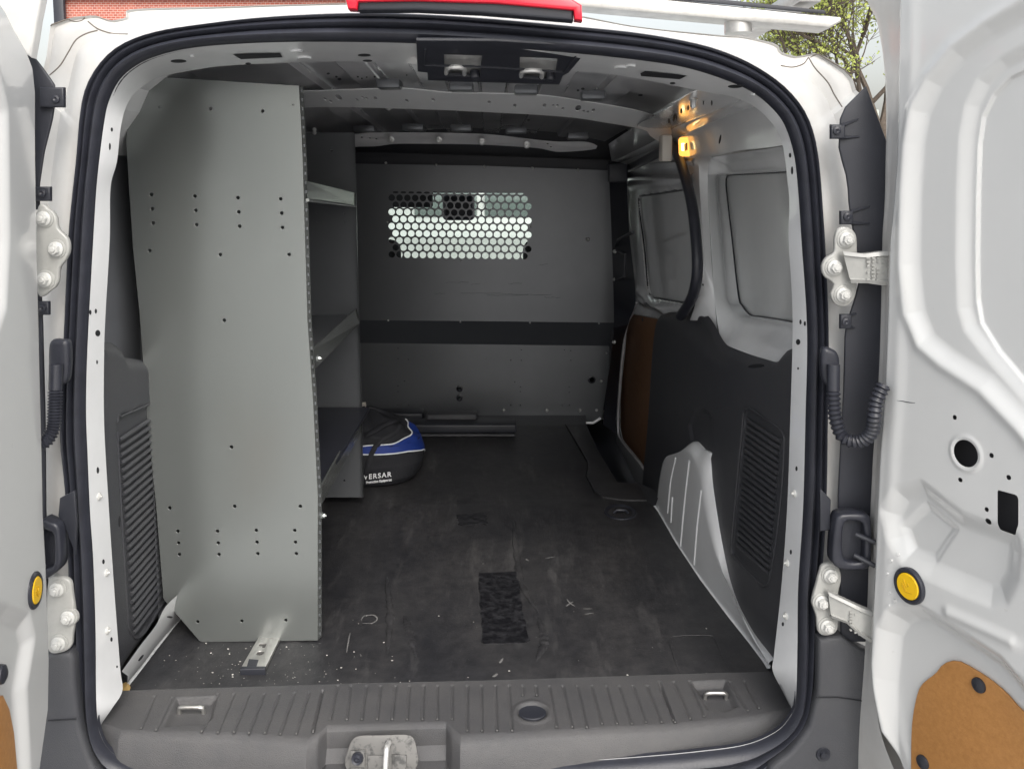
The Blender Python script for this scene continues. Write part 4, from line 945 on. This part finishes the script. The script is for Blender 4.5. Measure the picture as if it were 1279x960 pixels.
# ================================================================ PARTITION
PT = thing('partition', 'grey steel bulkhead with a perforated viewing grille, closing the front of the load bay', 'partition', (ax(3.4), 3.38, 0))
PF = Frame((0, 3.36, 0), (1, 0, 0), (0, 0, 1))
up = [(350, 203), (600, 207), (765, 213), (765.5, 300), (767, 403), (600, 401), (350, 399)]
hl_ = []
pitch = 9.75
for r_ in range(9):
    y = 247+r_*8.87; x0 = 489.2+(pitch/2 if r_ % 2 else 0)
    for c_ in range(18):
        x = x0+c_*pitch; yy = y+(x-489)*.012+ (0 if r_ else 0)
        if x > 661: continue
        hl_.append(circ(PF.px(x, yy), .0128, 14))
for c_ in range(17): hl_.append(circ(PF.px(489.2+pitch/2+c_*pitch, 240.2+c_*.12), .0115, 12, .004))
upb = curve_plate(PF, PF.pxs(up), hl_, .003, 0)
pu = from_bm('upper_panel', upb, 'steel_shaded', PT, smooth=False)
# sloping band and lower panel
bandb = loft([[PF.w(*PF.px(x, y), .001) for x, y in ((350, 399), (600, 401), (767, 403))], [Frame((0, 3.42, 0), (1, 0, 0), (0, 0, 1)).w(*Frame((0, 3.42, 0), (1, 0, 0), (0, 0, 1)).px(x, y)) for x, y in ((350, 427), (600, 430), (764, 432))]])
from_bm('recessed_band', bandb, mat('shaded_band_enamel', (.085, .092, .105), .45, noise=.1), PT, smooth=False)  # darker colour paints the shade on this down-facing step
PL2 = Frame((0, 3.42, 0), (1, 0, 0), (0, 0, 1))
low = [(350, 427), (600, 430), (764, 432), (761, 460), (752, 523), (742, 527), (600, 526), (350, 521)]
lh = [((574, 485), .0105), ((574, 496.5), .0105), ((739, 474), .0125)]
sm = [(497, 435), (497, 448), (510, 449), (505, 476), (497, 482), (497, 489), (510, 506), (497, 506), (606, 447), (638, 450), (651, 437), (651, 450), (705, 437), (713, 438), (713, 450), (643, 477), (650, 483), (650, 489), (638, 506), (650, 506), (711, 483), (711, 490), (702, 506), (711, 506)]
lhl = [circ(PL2.px(*c_), r_, 20) for c_, r_ in lh]+[circ(PL2.px(*c_), .0026, 8) for c_ in sm]
plw = from_bm('lower_panel', curve_plate(PL2, PL2.pxs(low), lhl, .003, 0), 'steel_shaded', PT, smooth=False)
from_bm('base_flange', tube([PL2.w(*PL2.px(x, y), .012) for x, y in ((600, 525), (700, 526), (740, 527), (750, 521))], .006, 8), 'greyp', PT)
for c_, r_ in lh: from_bm('hole_grommet', orient(lathe([(r_+.003, 0), (r_+.003, .003), (r_-.002, .004), (r_-.003, 0)], 24), PL2.w(*PL2.px(*c_), .0), PL2.N), 'rubber', plw)
for (x, y, fr, rr) in [(485, 400, PF, .003), (575, 402, PF, .003), (662, 403, PF, .003), (748, 404, PF, .003), (629, 512, PL2, .006), (683, 512, PL2, .006), (724, 512, PL2, .006), (745, 512, PL2, .005), (751, 476, PL2, .005), (757, 441, PL2, .004), (734, 299, PF, .007), (482, 203.5, PF, .004), (545, 206, PF, .004), (605, 208, PF, .004), (665, 210, PF, .004), (722, 212, PF, .004), (663, 283, PF, .003), (484, 277.5, PF, .003), (575, 325, PF, .003)]:
    from_bm('bolt', orient(lathe([(rr*1.2, 0), (rr, rr*.5), (rr*.5, rr*.9), (.0001, rr)], 16), fr.w(*fr.px(x, y), .001), fr.N), 'zinc', PT)
# scuff marks on the upper panel
sc = []
for (x0, y0, x1, y1) in ((542, 367, 556, 366), (557, 353, 585, 352), (635, 354, 652, 354), (575, 366, 640, 367), (608, 369, 660, 368), (672, 331, 684, 330), (588, 355, 600, 354), (630, 367.5, 690, 368), (680, 371, 700, 372)):
    P = [PF.w(*PF.px(x0+(x1-x0)*t, y0+(y1-y0)*t+random.uniform(-.6, .6)), .0) for t in np.linspace(0, 1, 9)]
    sc.append(tube(P, [.0006+.0016*random.random() for _ in P], 6, flat=.3))
from_bm('scuff_mark', bmj(*sc), mat('dark_scuff', (.035, .035, .04), .7), pu)
from_bm('side_post', box(atY(764, 300, 3.38).x, atY(772, 300, 3.38).x, 3.38, 3.44, -.0, .99), 'plastic', PT)
from_bm('top_gap_shade', curve_plate(PF, PF.pxs([(350, 186), (765, 200), (765, 213), (600, 207), (350, 203)]), (), .003, 0, n0=-.02), 'plastic', PT)  # black strip paints the shade of the gap above the upper panel
# ================================================================ SHELVING UNIT
YN, YFAR = 1.69, 2.43
SH = thing('shelving_unit', 'tall grey steel shelving unit with a drilled end panel along the left wall', 'shelving unit', tuple(atZ(300, 800, .01)))
EF = Frame((0, YN, 0), (1, 0, 0), (0, 0, 1))
ep = [(200, 96.5), (187, 106), (159, 158), (157.5, 177), (160, 219), (166, 310), (174, 389), (184, 530), (195, 633), (204, 747), (206, 750), (249, 800), (253, 801.5), (397, 799.5), (397, 620), (391, 500), (384, 400), (378, 200), (373.5, 107)]
eh = [(263, 136, 2), (328, 139, 2), (199, 134, 1), (366, 131, .7)]+[(x+dx, y+dy, 2.2) for (x, y) in ((189, 243), (243.3, 245), (297, 247), (350.5, 248.5)) for dx, dy in ((0, 0), (1.2, 17.8), (2.2, 35.6))]
eh += [(187, 313, 2.2), (275, 318, 2.2), (361, 318, 2.2), (280, 400, 2.2), (289, 558, 2.2), (212, 634, 2.2), (293, 632, 2.2), (375, 632, 2.2)]
eh += [(x+dx, y+dy, 2.1) for (x, y) in ((222, 663), (271.5, 663), (320, 662), (368, 662)) for dx, dy in ((0, 0), (1, 14.7), (2, 29))]+[(247, 776, 2), (302, 775, 2), (357, 774, 2)]
Lh = [circ(EF.px(x, y), r_*YN/F, 14) for x, y, r_ in eh]
epan = from_bm('end_panel', curve_plate(EF, EF.pxs(ep), Lh, .0025, .0006), 'steel', SH, smooth=False)
# folded flange along the front edge, slotted
fx = [(373.5, 107), (378, 200), (384, 400), (391, 500), (397, 620), (397, 799)]
FA = [EF.w(*EF.px(x, y), -.001) for x, y in lin(fx, 40)]; FB = [p+Vector((.0045, .014, 0)) for p in FA]
from_bm('front_flange', loft([FA, FB, [p+Vector((-.002, 0, 0)) for p in FB], [p+Vector((-.002, 0, 0)) for p in FA]]), 'steel', epan)
sb = []
for k in range(60):
    t = (k+.5)/60; i = t*39; a_ = FA[int(i)].lerp(FA[min(39, int(i)+1)], i-int(i)); p = a_+Vector((.0028, .007, 0)); sb.append(box(p.x-.0008, p.x+.0012, p.y-.0015, p.y+.0015, p.z-.003, p.z+.003))
from_bm('flange_slot', bmj(*sb), 'steel_shaded', epan)
# far end panel
GF = Frame((0, YFAR, 0), (1, 0, 0), (0, 0, 1))
xb = EF.px(205, 700)[0]-.03
fe_r = [(443, 166), (445, 241), (448, 384), (452, 500), (454, 621)]
fr_r = GF.pxs(fe_r); topz = fr_r[0][1]
fep = fr_r+[(xb, fr_r[-1][1]), (xb-.02, .9), (xb+.05, topz+.0)]
fh = [GF.px(x, y) for x, y in ((414, 188), (396, 266), (397, 277), (430, 267), (430, 278), (409, 578), (430, 600), (409, 565))]
fe = from_bm('end_panel', curve_plate(GF, fep, [circ(c_, .0032, 12) for c_ in fh], .0025, .0006), 'steel_shaded', SH, smooth=False)
from_bm('front_flange', loft([[GF.w(*p, .001) for p in lin(fr_r, 30)], [GF.w(p[0]+.003, p[1], .022) for p in lin(fr_r, 30)]]), 'steel', fe, smooth=False)
for (x, y) in ((393, 162), (393, 166)): from_bm('bolt', orient(hexbolt(.004, 1.4), GF.w(*GF.px(x, y), .002), GF.N), 'zinc', fe)
# back panel
from_bm('back_panel', box(xb+.012, xb+.014, YN+.004, YFAR-.004, .02, topz-.12), 'steel_shaded', SH)
# shelves
def shelf(nf, ff, nl, fl, drop, bright, tilt=0, name='shelf', solid=None):
    """nf/ff: pixel of lip top near/far; nl/fl: pixel of the lip bottom near/far"""
    A = EF.w(*EF.px(*nf), -.004); B = GF.w(*GF.px(*ff), .004); C = EF.w(*EF.px(*nl), -.004); D = GF.w(*GF.px(*fl), .004)
    bk_ = Vector((xb-A.x, 0, 0))
    A2 = A+Vector((-.004, 0, 0)); B2 = B+Vector((-.004, 0, 0)); s1 = A2+Vector((0, 0, -drop)); s2 = B2+Vector((0, 0, -drop))
    n1 = s1+Vector((xb-s1.x, 0, tilt)); n2 = s2+Vector((xb-s2.x, 0, tilt))
    o = from_bm(name, loft([[n1+Vector((0, 0, .06)), n2+Vector((0, 0, .06))], [n1, n2], [s1, s2]]), 'steel_shaded', SH, smooth=False)
    from_bm('shelf_lip', loft([[s1, s2], [A2, B2], [A, B], [C, D], [C+Vector((-.016, 0, 0)), D+Vector((-.016, 0, 0))]]), 'steel', o, smooth=False)
    return o, A, B, C, D
s1 = shelf((382, 226), (444.5, 241), (383.5, 250), (444.5, 257.5), .001, True, tilt=.075)
from_bm('lip_edge', tube([s1[3], s1[4]], .0035, 8), 'steel', s1[0])
s2 = shelf((389.5, 438), (446, 385), (391, 463), (450, 403), .018, True)
s3 = shelf((396, 617), (452, 515), (396.5, 640), (453, 536), .018, True)
for (x, y) in ((391, 450), (397, 648)): from_bm('bolt', orient(hexbolt(.005, 1.4), EF.w(*EF.px(x, y), -.018)+Vector((.004, 0, 0)), Vector((1, -.1, 0))), 'steel', s2[0])
# thin rubber liner on the bottom shelf
a_ = s3[1]; b_ = s3[2]
from_bm('shelf_liner', box(xb+.01, a_.x-.012, YN+.02, YFAR-.02, a_.z-.024, a_.z-.016), 'rubber', s3[0])
from_bm('kick_rail', box(GF.px(416, 600)[0]-.1, GF.px(416, 600)[0], YN+.01, YFAR-.02, .12, .14), 'steel_shaded', SH)
# ================================================================ MAT, TRACK, BAG, BOARD
mp_ = [(157, 861), (300, 857.5), (450, 853), (620, 849), (800, 843), (962, 838), (936, 803), (912, 773), (875, 724), (845, 679), (819, 634), (808, 625), (780, 625.5), (753, 622), (742, 614.5), (731, 594), (734, 585), (733, 577), (719, 553), (705, 530), (570, 528), (430, 524), (330, 560), (222, 777), (200, 805), (178, 834)]
MF = FZ(.005)
mpx = MF.pxs(mp_[:-4])
mpx[-1] = (-.62, 3.30)
mpx += [(-.66, 2.4)]+MF.pxs(mp_[-3:])
MT = curve_plate(MF, lin(mpx+[mpx[0]], 160)[:-1], (), .004, .001)
mt = thing('floor_mat', 'worn black rubber mat covering the load floor, dusty and scuffed', 'floor mat', (-.1, 2.2, .002))
mto = from_bm('mat_sheet', MT, 'mat', mt)
wp = mat('shiny_worn_patch', (.008, .008, .010), .3, col2=(.045, .045, .05), nscale=55, thr=(.45, .75), bump=1.0, bscale=45)
WF = FZ(.0062)
def ragged(pts, amp):
    L_ = lin(pts+[pts[0]], 60)[:-1]; return [(x+random.uniform(-amp, amp), y+random.uniform(-amp, amp)) for x, y in L_]
from_bm('worn_patch', curve_plate(WF, ragged(WF.pxs([(598, 715), (646, 713), (652, 755), (661, 797), (660, 802), (603, 803), (600, 760)]), .0022), (), .0015, 0), wp, mto)
from_bm('worn_patch', curve_plate(WF, ragged(WF.pxs([(570, 642), (606, 640), (608, 654), (573, 655)]), .003), (), .0015, 0), wp, mto)
# tie-down recess at the right
pc = MF.w(*MF.px(775, 639.5), .0005)
tdr = lathe([(.046, 0), (.044, .003), (.036, .002), (.033, -.001), (.0001, -.001)], 36)
for v in tdr.verts: v.co.y *= 1.25
td = from_bm('tie_down_cup', orient(tdr, pc, Vector((0, 0, 1))), 'plastic', mto)
from_bm('cup_loop', tube([pc+Vector((-.02, -.01, .002)), pc+Vector((-.012, -.012, .01)), pc+Vector((.012, -.012, .01)), pc+Vector((.02, -.01, .002))], .004, 8), 'rubber', td)
# creases and scuffs
def fl(pts, r, m, name, jit=0, fl_=.25):
    P = [MF.w(*MF.px(x, y), .0005) for x, y in spl(pts, 40)]
    P = [p+Vector((random.uniform(-jit, jit), random.uniform(-jit, jit), 0)) for p in P]
    return tube(P, [r*(math.sin(math.pi*(i+.5)/40)**.5)*random.uniform(.6, 1.2) for i in range(40)], 8, flat=fl_, up=(0, 0, 1))
for b__ in (fl([(641, 650), (645, 690), (652, 730), (672, 765)], .009, None, '', 0, .5), fl([(483, 720), (487, 770), (484, 815)], .009, None, '', 0, .5), fl([(672, 770), (680, 800), (670, 825)], .009, None, '', 0, .4), fl([(505, 768), (514, 800), (520, 820)], .009, None, '', 0, .4)): from_bm('mat_crease', b__, 'mat', mto)
sc = [fl([(451, 775), (455, 769), (467, 768), (471, 773), (465, 778), (452, 778)], .0018, None, '', .0006), fl([(708, 748), (712, 753), (718, 757)], .0022, None, ''), fl([(716, 751), (711, 754), (707, 757)], .0022, None, ''), fl([(728, 760), (740, 760)], .0015, None, ''), fl([(730, 767), (742, 765)], .0015, None, ''), fl([(681, 697), (694, 695)], .0016, None, ''),
      fl([(656, 698), (661, 700)], .002, None, ''), fl([(624, 828), (628, 822)], .0025, None, '', .001), fl([(616, 845), (621, 841)], .003, None, '', .001), fl([(437, 790), (433, 815)], .0014, None, '', .001)]
for b__ in sc: from_bm('chalk_scuff', b__, 'chalk', mto)
outl = fl([(852, 845), (845, 830), (840, 815), (836, 798), (845, 794), (885, 793), (893, 798), (905, 825), (915, 842)], .0018, None, '', 0, .6)
from_bm('moulded_outline', outl, 'mat', mto)
st = [MF.w(*MF.px(x, y), .0008) for x, y in spl([(668, 580), (685, 574), (700, 578), (704, 584), (690, 588), (672, 587)], 26, True)]
# crumbs
bms = []
for k in range(150):
    if k < 130: x = random.gauss(330, 70); y = random.uniform(800, 858)
    else: x = random.uniform(400, 900); y = 858-abs(random.gauss(0, 75))
    if not (175 < x < 930 and 600 < y < 856): continue
    if x < 400 and y < 804: continue
    u, v = MF.px(x, y); s = random.choice([.0004, .0006, .0006, .0009, .0015])
    b_ = bmesh.new(); bmesh.ops.create_icosphere(b_, subdivisions=1, radius=s)
    for vv_ in b_.verts: vv_.co = Vector((u, v, .006+s*.5))+Vector((vv_.co.x*random.uniform(.7, 1.8), vv_.co.y*random.uniform(.7, 1.4), vv_.co.z*.7))
    bms.append(b_)
tag(from_bm('crumbs', bmj(*bms), 'crumb'), 'pale crumbs and grit scattered over the black mat', 'debris', kind='stuff')
# floor track
TF = FZ(.014)
tk = TF.pxs([(320, 800), (343, 800), (331.5, 833), (301, 833)])
dirv = Vector((tk[0][0]-tk[3][0], tk[0][1]-tk[3][1])); ext = dirv*4
tko = [(tk[3][0], tk[3][1]), (tk[2][0], tk[2][1]), (tk[1][0]+ext.x, tk[1][1]+ext.y), (tk[0][0]+ext.x, tk[0][1]+ext.y)]
trk = thing('floor_track', 'short aluminium fixing track with a black end cap, poking out under the shelf end', 'track', (tk[3][0], tk[3][1], .006))
cen_ = [(326, 808), (321, 819), (315, 830)]
slots = [circ(TF.px(x, y), .0075, 18) for x, y in ((325, 815),)]+[lin(TF.pxs([(324, 803), (333, 803), (331, 808), (327, 808), (328, 806), (323, 806), (324, 803)]), 20)[:-1]]
from_bm('rail', curve_plate(TF, tko, slots, .008, .001), 'alu', trk)
from_bm('rail', curve_plate(FZ(.0066), [(a_[0], a_[1]) for a_ in tko], (), .0015, 0), 'dark', trk)
ec = TF.pxs([(300, 833), (332, 833), (331.5, 836.5), (300, 837)]); from_bm('end_cap', curve_plate(FZ(.017), ec, (), .014, .002), 'plastic', trk)
ec2 = TF.pxs([(311, 823), (323, 824), (320, 833), (308, 833)]); from_bm('slot_insert', curve_plate(FZ(.0152), ec2, (), .003, .0005), 'plastic', trk)
# duffel bag
bc = atZ(452, 606, .006); BC = Vector((bc.x+.000, bc.y+.09, 0))
bag = thing('duffel_bag', 'small black duffel bag with a blue side band and white piping, beside the shelving unit', 'bag', (BC.x, BC.y, .006))
def bagp(th, t, o=0):
    # t 0 bottom..1 top ; th angle (0 = +X, -90deg = towards viewer)
    e = (max(0, 1-abs(2*t-.82)**2.6*(.86 if t < .41 else .60)))**.5 if False else None
    pr = [(0, .74), (.04, .88), (.12, .96), (.3, 1.0), (.45, .985), (.6, .93), (.72, .83), (.82, .66), (.9, .47), (.96, .26), (1.0, .02)]
    k = float(np.interp(t, [a for a, b in pr], [b for a, b in pr]))
    wob = 1+.020*math.sin(3*th+5*t)+.018*math.sin(5*th-9*t)+(.03*math.sin(9*th+17*t) if t > .6 else 0)*1
    c_, s_ = math.cos(th), math.sin(th); q = (abs(c_)**2.5+abs(s_)**2.5)**(-1/2.5)
    z = .004+.218*t
    if t > .7: z += .006*math.sin(7*th)*(t-.7)/.3
    return Vector((BC.x+(.178*k*wob*q+o)*c_, BC.y+(.13*k*wob*q+o)*s_, z+o*.3))
ths = np.linspace(0, 2*math.pi, 97)[:-1]; tts = [0]+list(np.linspace(.02, 1, 60))
body = from_bm('bag_body', loft([[bagp(a, t) for a in ths] for t in tts], True), 'fabric', bag)
def band_lo(a): # a in [-pi, 0.4]
    return float(np.interp(a, [-2.6, -1.6, -.7, -.2, .3], [.50, .505, .49, .43, .30]))
def band_hi(a): return float(np.interp(a, [-2.6, -1.6, -1.0, -.5, -.1, .3], [.595, .605, .63, .685, .76, .82]))
aa = np.linspace(-2.9, .2, 70)
rows = [[bagp(a, band_lo(a)+(band_hi(a)-band_lo(a))*t, .0018) for a in aa] for t in np.linspace(0, 1, 14)]
from_bm('side_band', loft(rows), 'blue', body)
for f_ in (band_lo, band_hi): from_bm('piping', tube([bagp(a, f_(a), .0022) for a in aa], .0022, 8), 'piping', body)
def onbag(px, py, o=.0):
    TB = BAGT; loc, n = cast(TB, px, py)
    return (loc+n*o) if loc else None
BAGT = bvh([body])
def strap(pts, w, o=.006):
    P = [onbag(x, y, o) for x, y in spl(pts, 24)]; P = [p for p in P if p]
    return tube(P, w, 10, flat=.35, up=tuple((P[0]-BC).normalized()))
from_bm('strap', strap([(456.5, 592), (460, 580), (466, 563), (477, 550), (490, 543), (500, 533)], .008), 'fabric', body)
from_bm('strap', strap([(457, 545), (470, 538), (485, 530), (497, 526)], .010, .008), 'fabric', body)
# printed name
def text_bm(s, size, extrude=.0003, spacing=1.2):
    cu = bpy.data.curves.new('t', 'FONT'); cu.body = s; cu.size = size; cu.extrude = extrude; cu.space_character = spacing; cu.offset = .0004; cu.align_x = 'RIGHT'
    ob = bpy.data.objects.new('t', cu); COL.objects.link(ob); dg = bpy.context.evaluated_depsgraph_get(); dg.update()
    me = bpy.data.meshes.new_from_object(ob.evaluated_get(dg)); b_ = bmesh.new(); b_.from_mesh(me)
    bpy.data.objects.remove(ob); bpy.data.curves.remove(cu); bpy.data.meshes.remove(me)
    bmesh.ops.triangulate(b_, faces=b_.faces[:]); bmesh.ops.subdivide_edges(b_, edges=[e for e in b_.edges if e.calc_length() > .006], cuts=1)
    return b_
def print_on(s, size, x1, y1, slope, name, spacing):
    b_ = text_bm(s, size, spacing=spacing); sc_ = F/2.62
    for v in b_.verts:
        px = x1+v.co.x*sc_; py = y1-v.co.y*sc_-slope*(px-x1)*-1*-1
        loc = onbag(px, py, .0025+v.co.z)
        if loc is None: loc = bagp(-1.6, .2)
        v.co = loc
    return from_bm(name, b_, 'ink', body, smooth=False)
print_on('VERSAR', .0205, 488.6, 594.5, .11, 'printed_name', 1.22)
print_on('Protection Equipment', .0085, 489, 599.5, .11, 'printed_line', 1.0)
# plastic board by the partition
bd = thing('trim_board', 'dark plastic trim board lying on the mat against the foot of the partition', 'board', tuple(atZ(572, 545, .006)))
p0 = atZ(500, 546, .006); p1 = atZ(645, 544, .006)
from_bm('board', box(-.55, p1.x, p0.y+.01, p0.y+.10, .018, .050, .006, 3), 'plastic', bd)
from_bm('board_lip', box(-.50, p1.x-.004, p0.y, p0.y+.03, .007, .017, .004, 3), 'trim', bd)
a_ = atY(537, 503, 3.33); b_ = atY(598, 522, 3.33); from_bm('raised_block', box(a_.x, b_.x, p0.y+.08, p0.y+.14, .02, a_.z, .008, 3), 'trim', bd)
a_ = atY(455, 512, 3.3); b_ = atY(530, 524, 3.3); from_bm('rear_ledge', box(a_.x, b_.x, 3.26, 3.34, .006, a_.z, .01, 3), 'plastic', bd)
p = atY(455.5, 512, 2.9); tag(from_bm('white_wedge', orient(box(-.008, .008, -.027, .027, -.004, .004, .002), p, Vector((0, -1, 0)), roll=.15), 'cream'), 'thin white plastic strip standing behind the black duffel bag', 'strip')
# ================================================================ ROOF RACK
rk = thing('roof_rack', 'aluminium ladder rack crossbar on a short post above the van roof', 'roof rack', tuple(atY(922, 38, 1.62)))
def bar(pts, Y0, Y1, bev, name, m, parent):
    f = Frame((0, Y0, 0), (1, 0, 0), (0, 0, 1)); o = from_bm(name, curve_plate(f, f.pxs(pts), (), Y1-Y0, bev), m, parent); return o
bar([(640, -22), (1051, 21.5), (1051, 27), (1036, 35.5), (640, 0.5)], 1.60, 1.66, .003, 'crossbar', 'alu', rk)
bar([(700, -22), (1031, 13), (1031, 17.5), (700, -14)], 1.595, 1.60, .001, 'rubber_strip', 'plastic', rk)
pa = atY(922, 14, 1.63); pb = atY(922, 42, 1.63)
from_bm('post', tube([pb, pa], .0245, 24), 'alu', rk)
from_bm('side_rail', box(pa.x+.10, pa.x+.14, 1.6, 3.6, pa.z+.01, pa.z+.04, .004), 'alu', rk)
# ================================================================ BACKGROUND
tr = thing('street_tree', 'bare branched tree with sparse young yellow green leaves beyond the van', 'tree', (7.4, 16, GZ))
segs = []; tips = []
def grow(p, d, L_, r, depth):
    pts = [p]; q = p.copy(); dd = d.copy(); n = 5
    for k in range(n):
        dd = (dd+Vector((random.uniform(-1, 1), random.uniform(-1, 1), random.uniform(-.6, .9)))*.16).normalized(); q = q+dd*L_/n; pts.append(q.copy())
    segs.append(tube(pts, [r*(1-.45*i/n) for i in range(n+1)], 6 if depth > 2 else 4, caps=False))
    if depth < 4: tips.extend(pts[2:])
    if depth == 0: return
    for k in range(random.choice([3, 3, 4])):
        i = random.choice([2, 3, 4, 5]); nd = (dd+Vector((random.uniform(-1, 1), random.uniform(-1, 1), random.uniform(-.5, .8)))*.9).normalized()
        grow(pts[i], nd, L_*random.uniform(.6, .82), r*.58, depth-1)
random.seed(11)
tb = Vector((7.4, 16, GZ)); tip0 = Vector((6.62, 16, 1.9))
segs.append(tube([tb, tb.lerp(tip0, .5)+Vector((.05, 0, 0)), tip0], [.16, .13, .11], 10))
for d_ in ((-.25, .1, 1), (-.7, -.2, .75), (.5, .2, .9), (-.9, .3, .45), (-.5, .4, .9)):
    grow(tip0-Vector((0, 0, random.uniform(0, .5))), Vector(d_).normalized(), 1.5, .075, 5)
from_bm('trunk', bmj(*segs), 'bark', tr)
b_ = bmesh.new()
for t in tips:
    for k in range(3 if random.random() < .34 else 0):
        c_ = t+Vector((random.gauss(0, .09), random.gauss(0, .09), random.gauss(0, .09))); s = random.uniform(.018, .042)
        x = Vector((random.uniform(-1, 1), random.uniform(-1, 1), random.uniform(-1, 1))).normalized(); y = x.cross(Vector((random.uniform(-1, 1), random.uniform(-1, 1), random.uniform(-1, 1)))).normalized()
        b_.faces.new([b_.verts.new(c_+x*s), b_.verts.new(c_+y*s*.6), b_.verts.new(c_-x*s), b_.verts.new(c_-y*s*.6)])
from_bm('foliage', b_, 'leaf', tr, smooth=False, recalc=False)
# brick building and post at upper left
bd_ = thing('brick_building', 'red brick building with a pale base course, beyond the van roof at upper left', 'building', (-9, 22, GZ))
xl = atY(82, 10, 22).x
w = from_bm('wall', box(xl, xl+9.0, 22, 30, GZ, 5.2), 'brick', bd_, smooth=False)
from_bm('roof', box(xl-.15, xl+9.15, 21.85, 30.2, 5.2, 5.45, .03), 'cream', bd_)
for k in range(3):
    wn = from_bm('window', box(xl+1.6+k*2.6, xl+2.8+k*2.6, 21.95, 22.02, 1.2, 2.6, .02), 'cream', bd_); from_bm('pane', box(xl+1.7+k*2.6, xl+2.7+k*2.6, 21.93, 21.949, 1.3, 2.5), 'plastic', wn, smooth=False)
c_ = from_bm('downpipe', box(atY(68, 10, 21.9).x, atY(82, 10, 21.9).x, 21.8, 21.95, GZ, 5.3, .05), 'plastic', bd_)
# pale wall and parked car ahead, seen through the windscreen and the grille
cw = tag(from_bm('boundary_wall', box(-9, 7, 17, 17.3, GZ, 2.2, .02), mat('pale_render', (.62, .65, .60), .8, col2=(.36, .42, .38), nscale=1.3, thr=(.5, .7))), 'pale rendered wall ahead of the van, glimpsed through the perforated grille', 'wall')
car = thing('parked_car', 'pale grey parked car ahead, glimpsed through the perforated grille', 'car', (-1.0, 12, GZ))
def carsec(x, zt): return [Vector((x, y, z)) for y, z in ((11.2, GZ+.35), (11.15, GZ+.75), (11.3, GZ+.95), (11.5, zt), (12.6, zt), (12.8, GZ+.95), (12.9, GZ+.75), (12.9, GZ+.35))]
from_bm('body', loft([carsec(x, z) for x, z in ((-2.9, GZ+.85), (-2.8, GZ+.95), (-1.9, GZ+1.0), (-1.3, GZ+1.42), (-.2, GZ+1.48), (.7, GZ+1.4), (1.3, GZ+1.0), (1.5, GZ+.85))]), mat('car_paint', (.32, .35, .33), .3, coat=.5), car)
for x0, x1 in ((-1.25, -.45), (-.35, .5)): from_bm('window', box(x0, x1, 11.30, 11.36, GZ+1.0, GZ+1.34, .02), mat('car_glass', (.10, .13, .12), .1), car)
for x in (-2.0, .7): from_bm('wheel', orient(lathe([(.0001, .04), (.2, .05), (.3, .04), (.31, -.1)], 28), Vector((x, 11.2, GZ+.31)), Vector((0, -1, 0))), 'rubber', car)
# ================================================================ LIGHT
wld = bpy.data.worlds.new('World'); SC.world = wld; wld.use_nodes = True; nt = wld.node_tree; N = nt.nodes; L = nt.links
sky = N.new('ShaderNodeTexSky'); sky.sky_type = 'NISHITA'; sky.sun_disc = False
ELEV, AZ = R(45), R(160)
sky.sun_elevation = ELEV; sky.sun_rotation = AZ; sky.air_density = 1.4; sky.dust_density = 5; sky.ozone_density = .6
hs = N.new('ShaderNodeHueSaturation'); hs.inputs['Saturation'].default_value = .30; L.new(sky.outputs[0], hs.inputs['Color'])
L.new(hs.outputs[0], N['Background'].inputs['Color']); N['Background'].inputs['Strength'].default_value = .15
sun = bpy.data.lights.new('sun', 'SUN'); sun.energy = .5; sun.angle = R(50); sun.color = (1, .97, .92)
so_ = bpy.data.objects.new('sun', sun); COL.objects.link(so_)
sd = Vector((math.sin(AZ)*math.cos(ELEV), math.cos(AZ)*math.cos(ELEV), math.sin(ELEV)))
so_.rotation_euler = sd.to_track_quat('Z', 'Y').to_euler(); so_.location = (0, 0, 20)
# ================================================================ CAMERA
cam = bpy.data.cameras.new('camera'); co = bpy.data.objects.new('camera', cam); COL.objects.link(co); SC.camera = co
co.location = CAM; co.rotation_euler = (R(90)-TH, 0, 0)
cam.sensor_width = 36; cam.sensor_fit = 'HORIZONTAL'; cam.lens = F/1279*36; cam.shift_x = 0; cam.shift_y = -(480-CY)/1279
cam.clip_start = .02; cam.clip_end = 12000
SC.render.resolution_x = 1024; SC.render.resolution_y = 768
SC.view_settings.view_transform = 'Standard'; SC.view_settings.look = 'None'; SC.view_settings.exposure = .86; SC.view_settings.gamma = 1
for o in bpy.data.objects:
    if 'wl' in o: del o['wl']
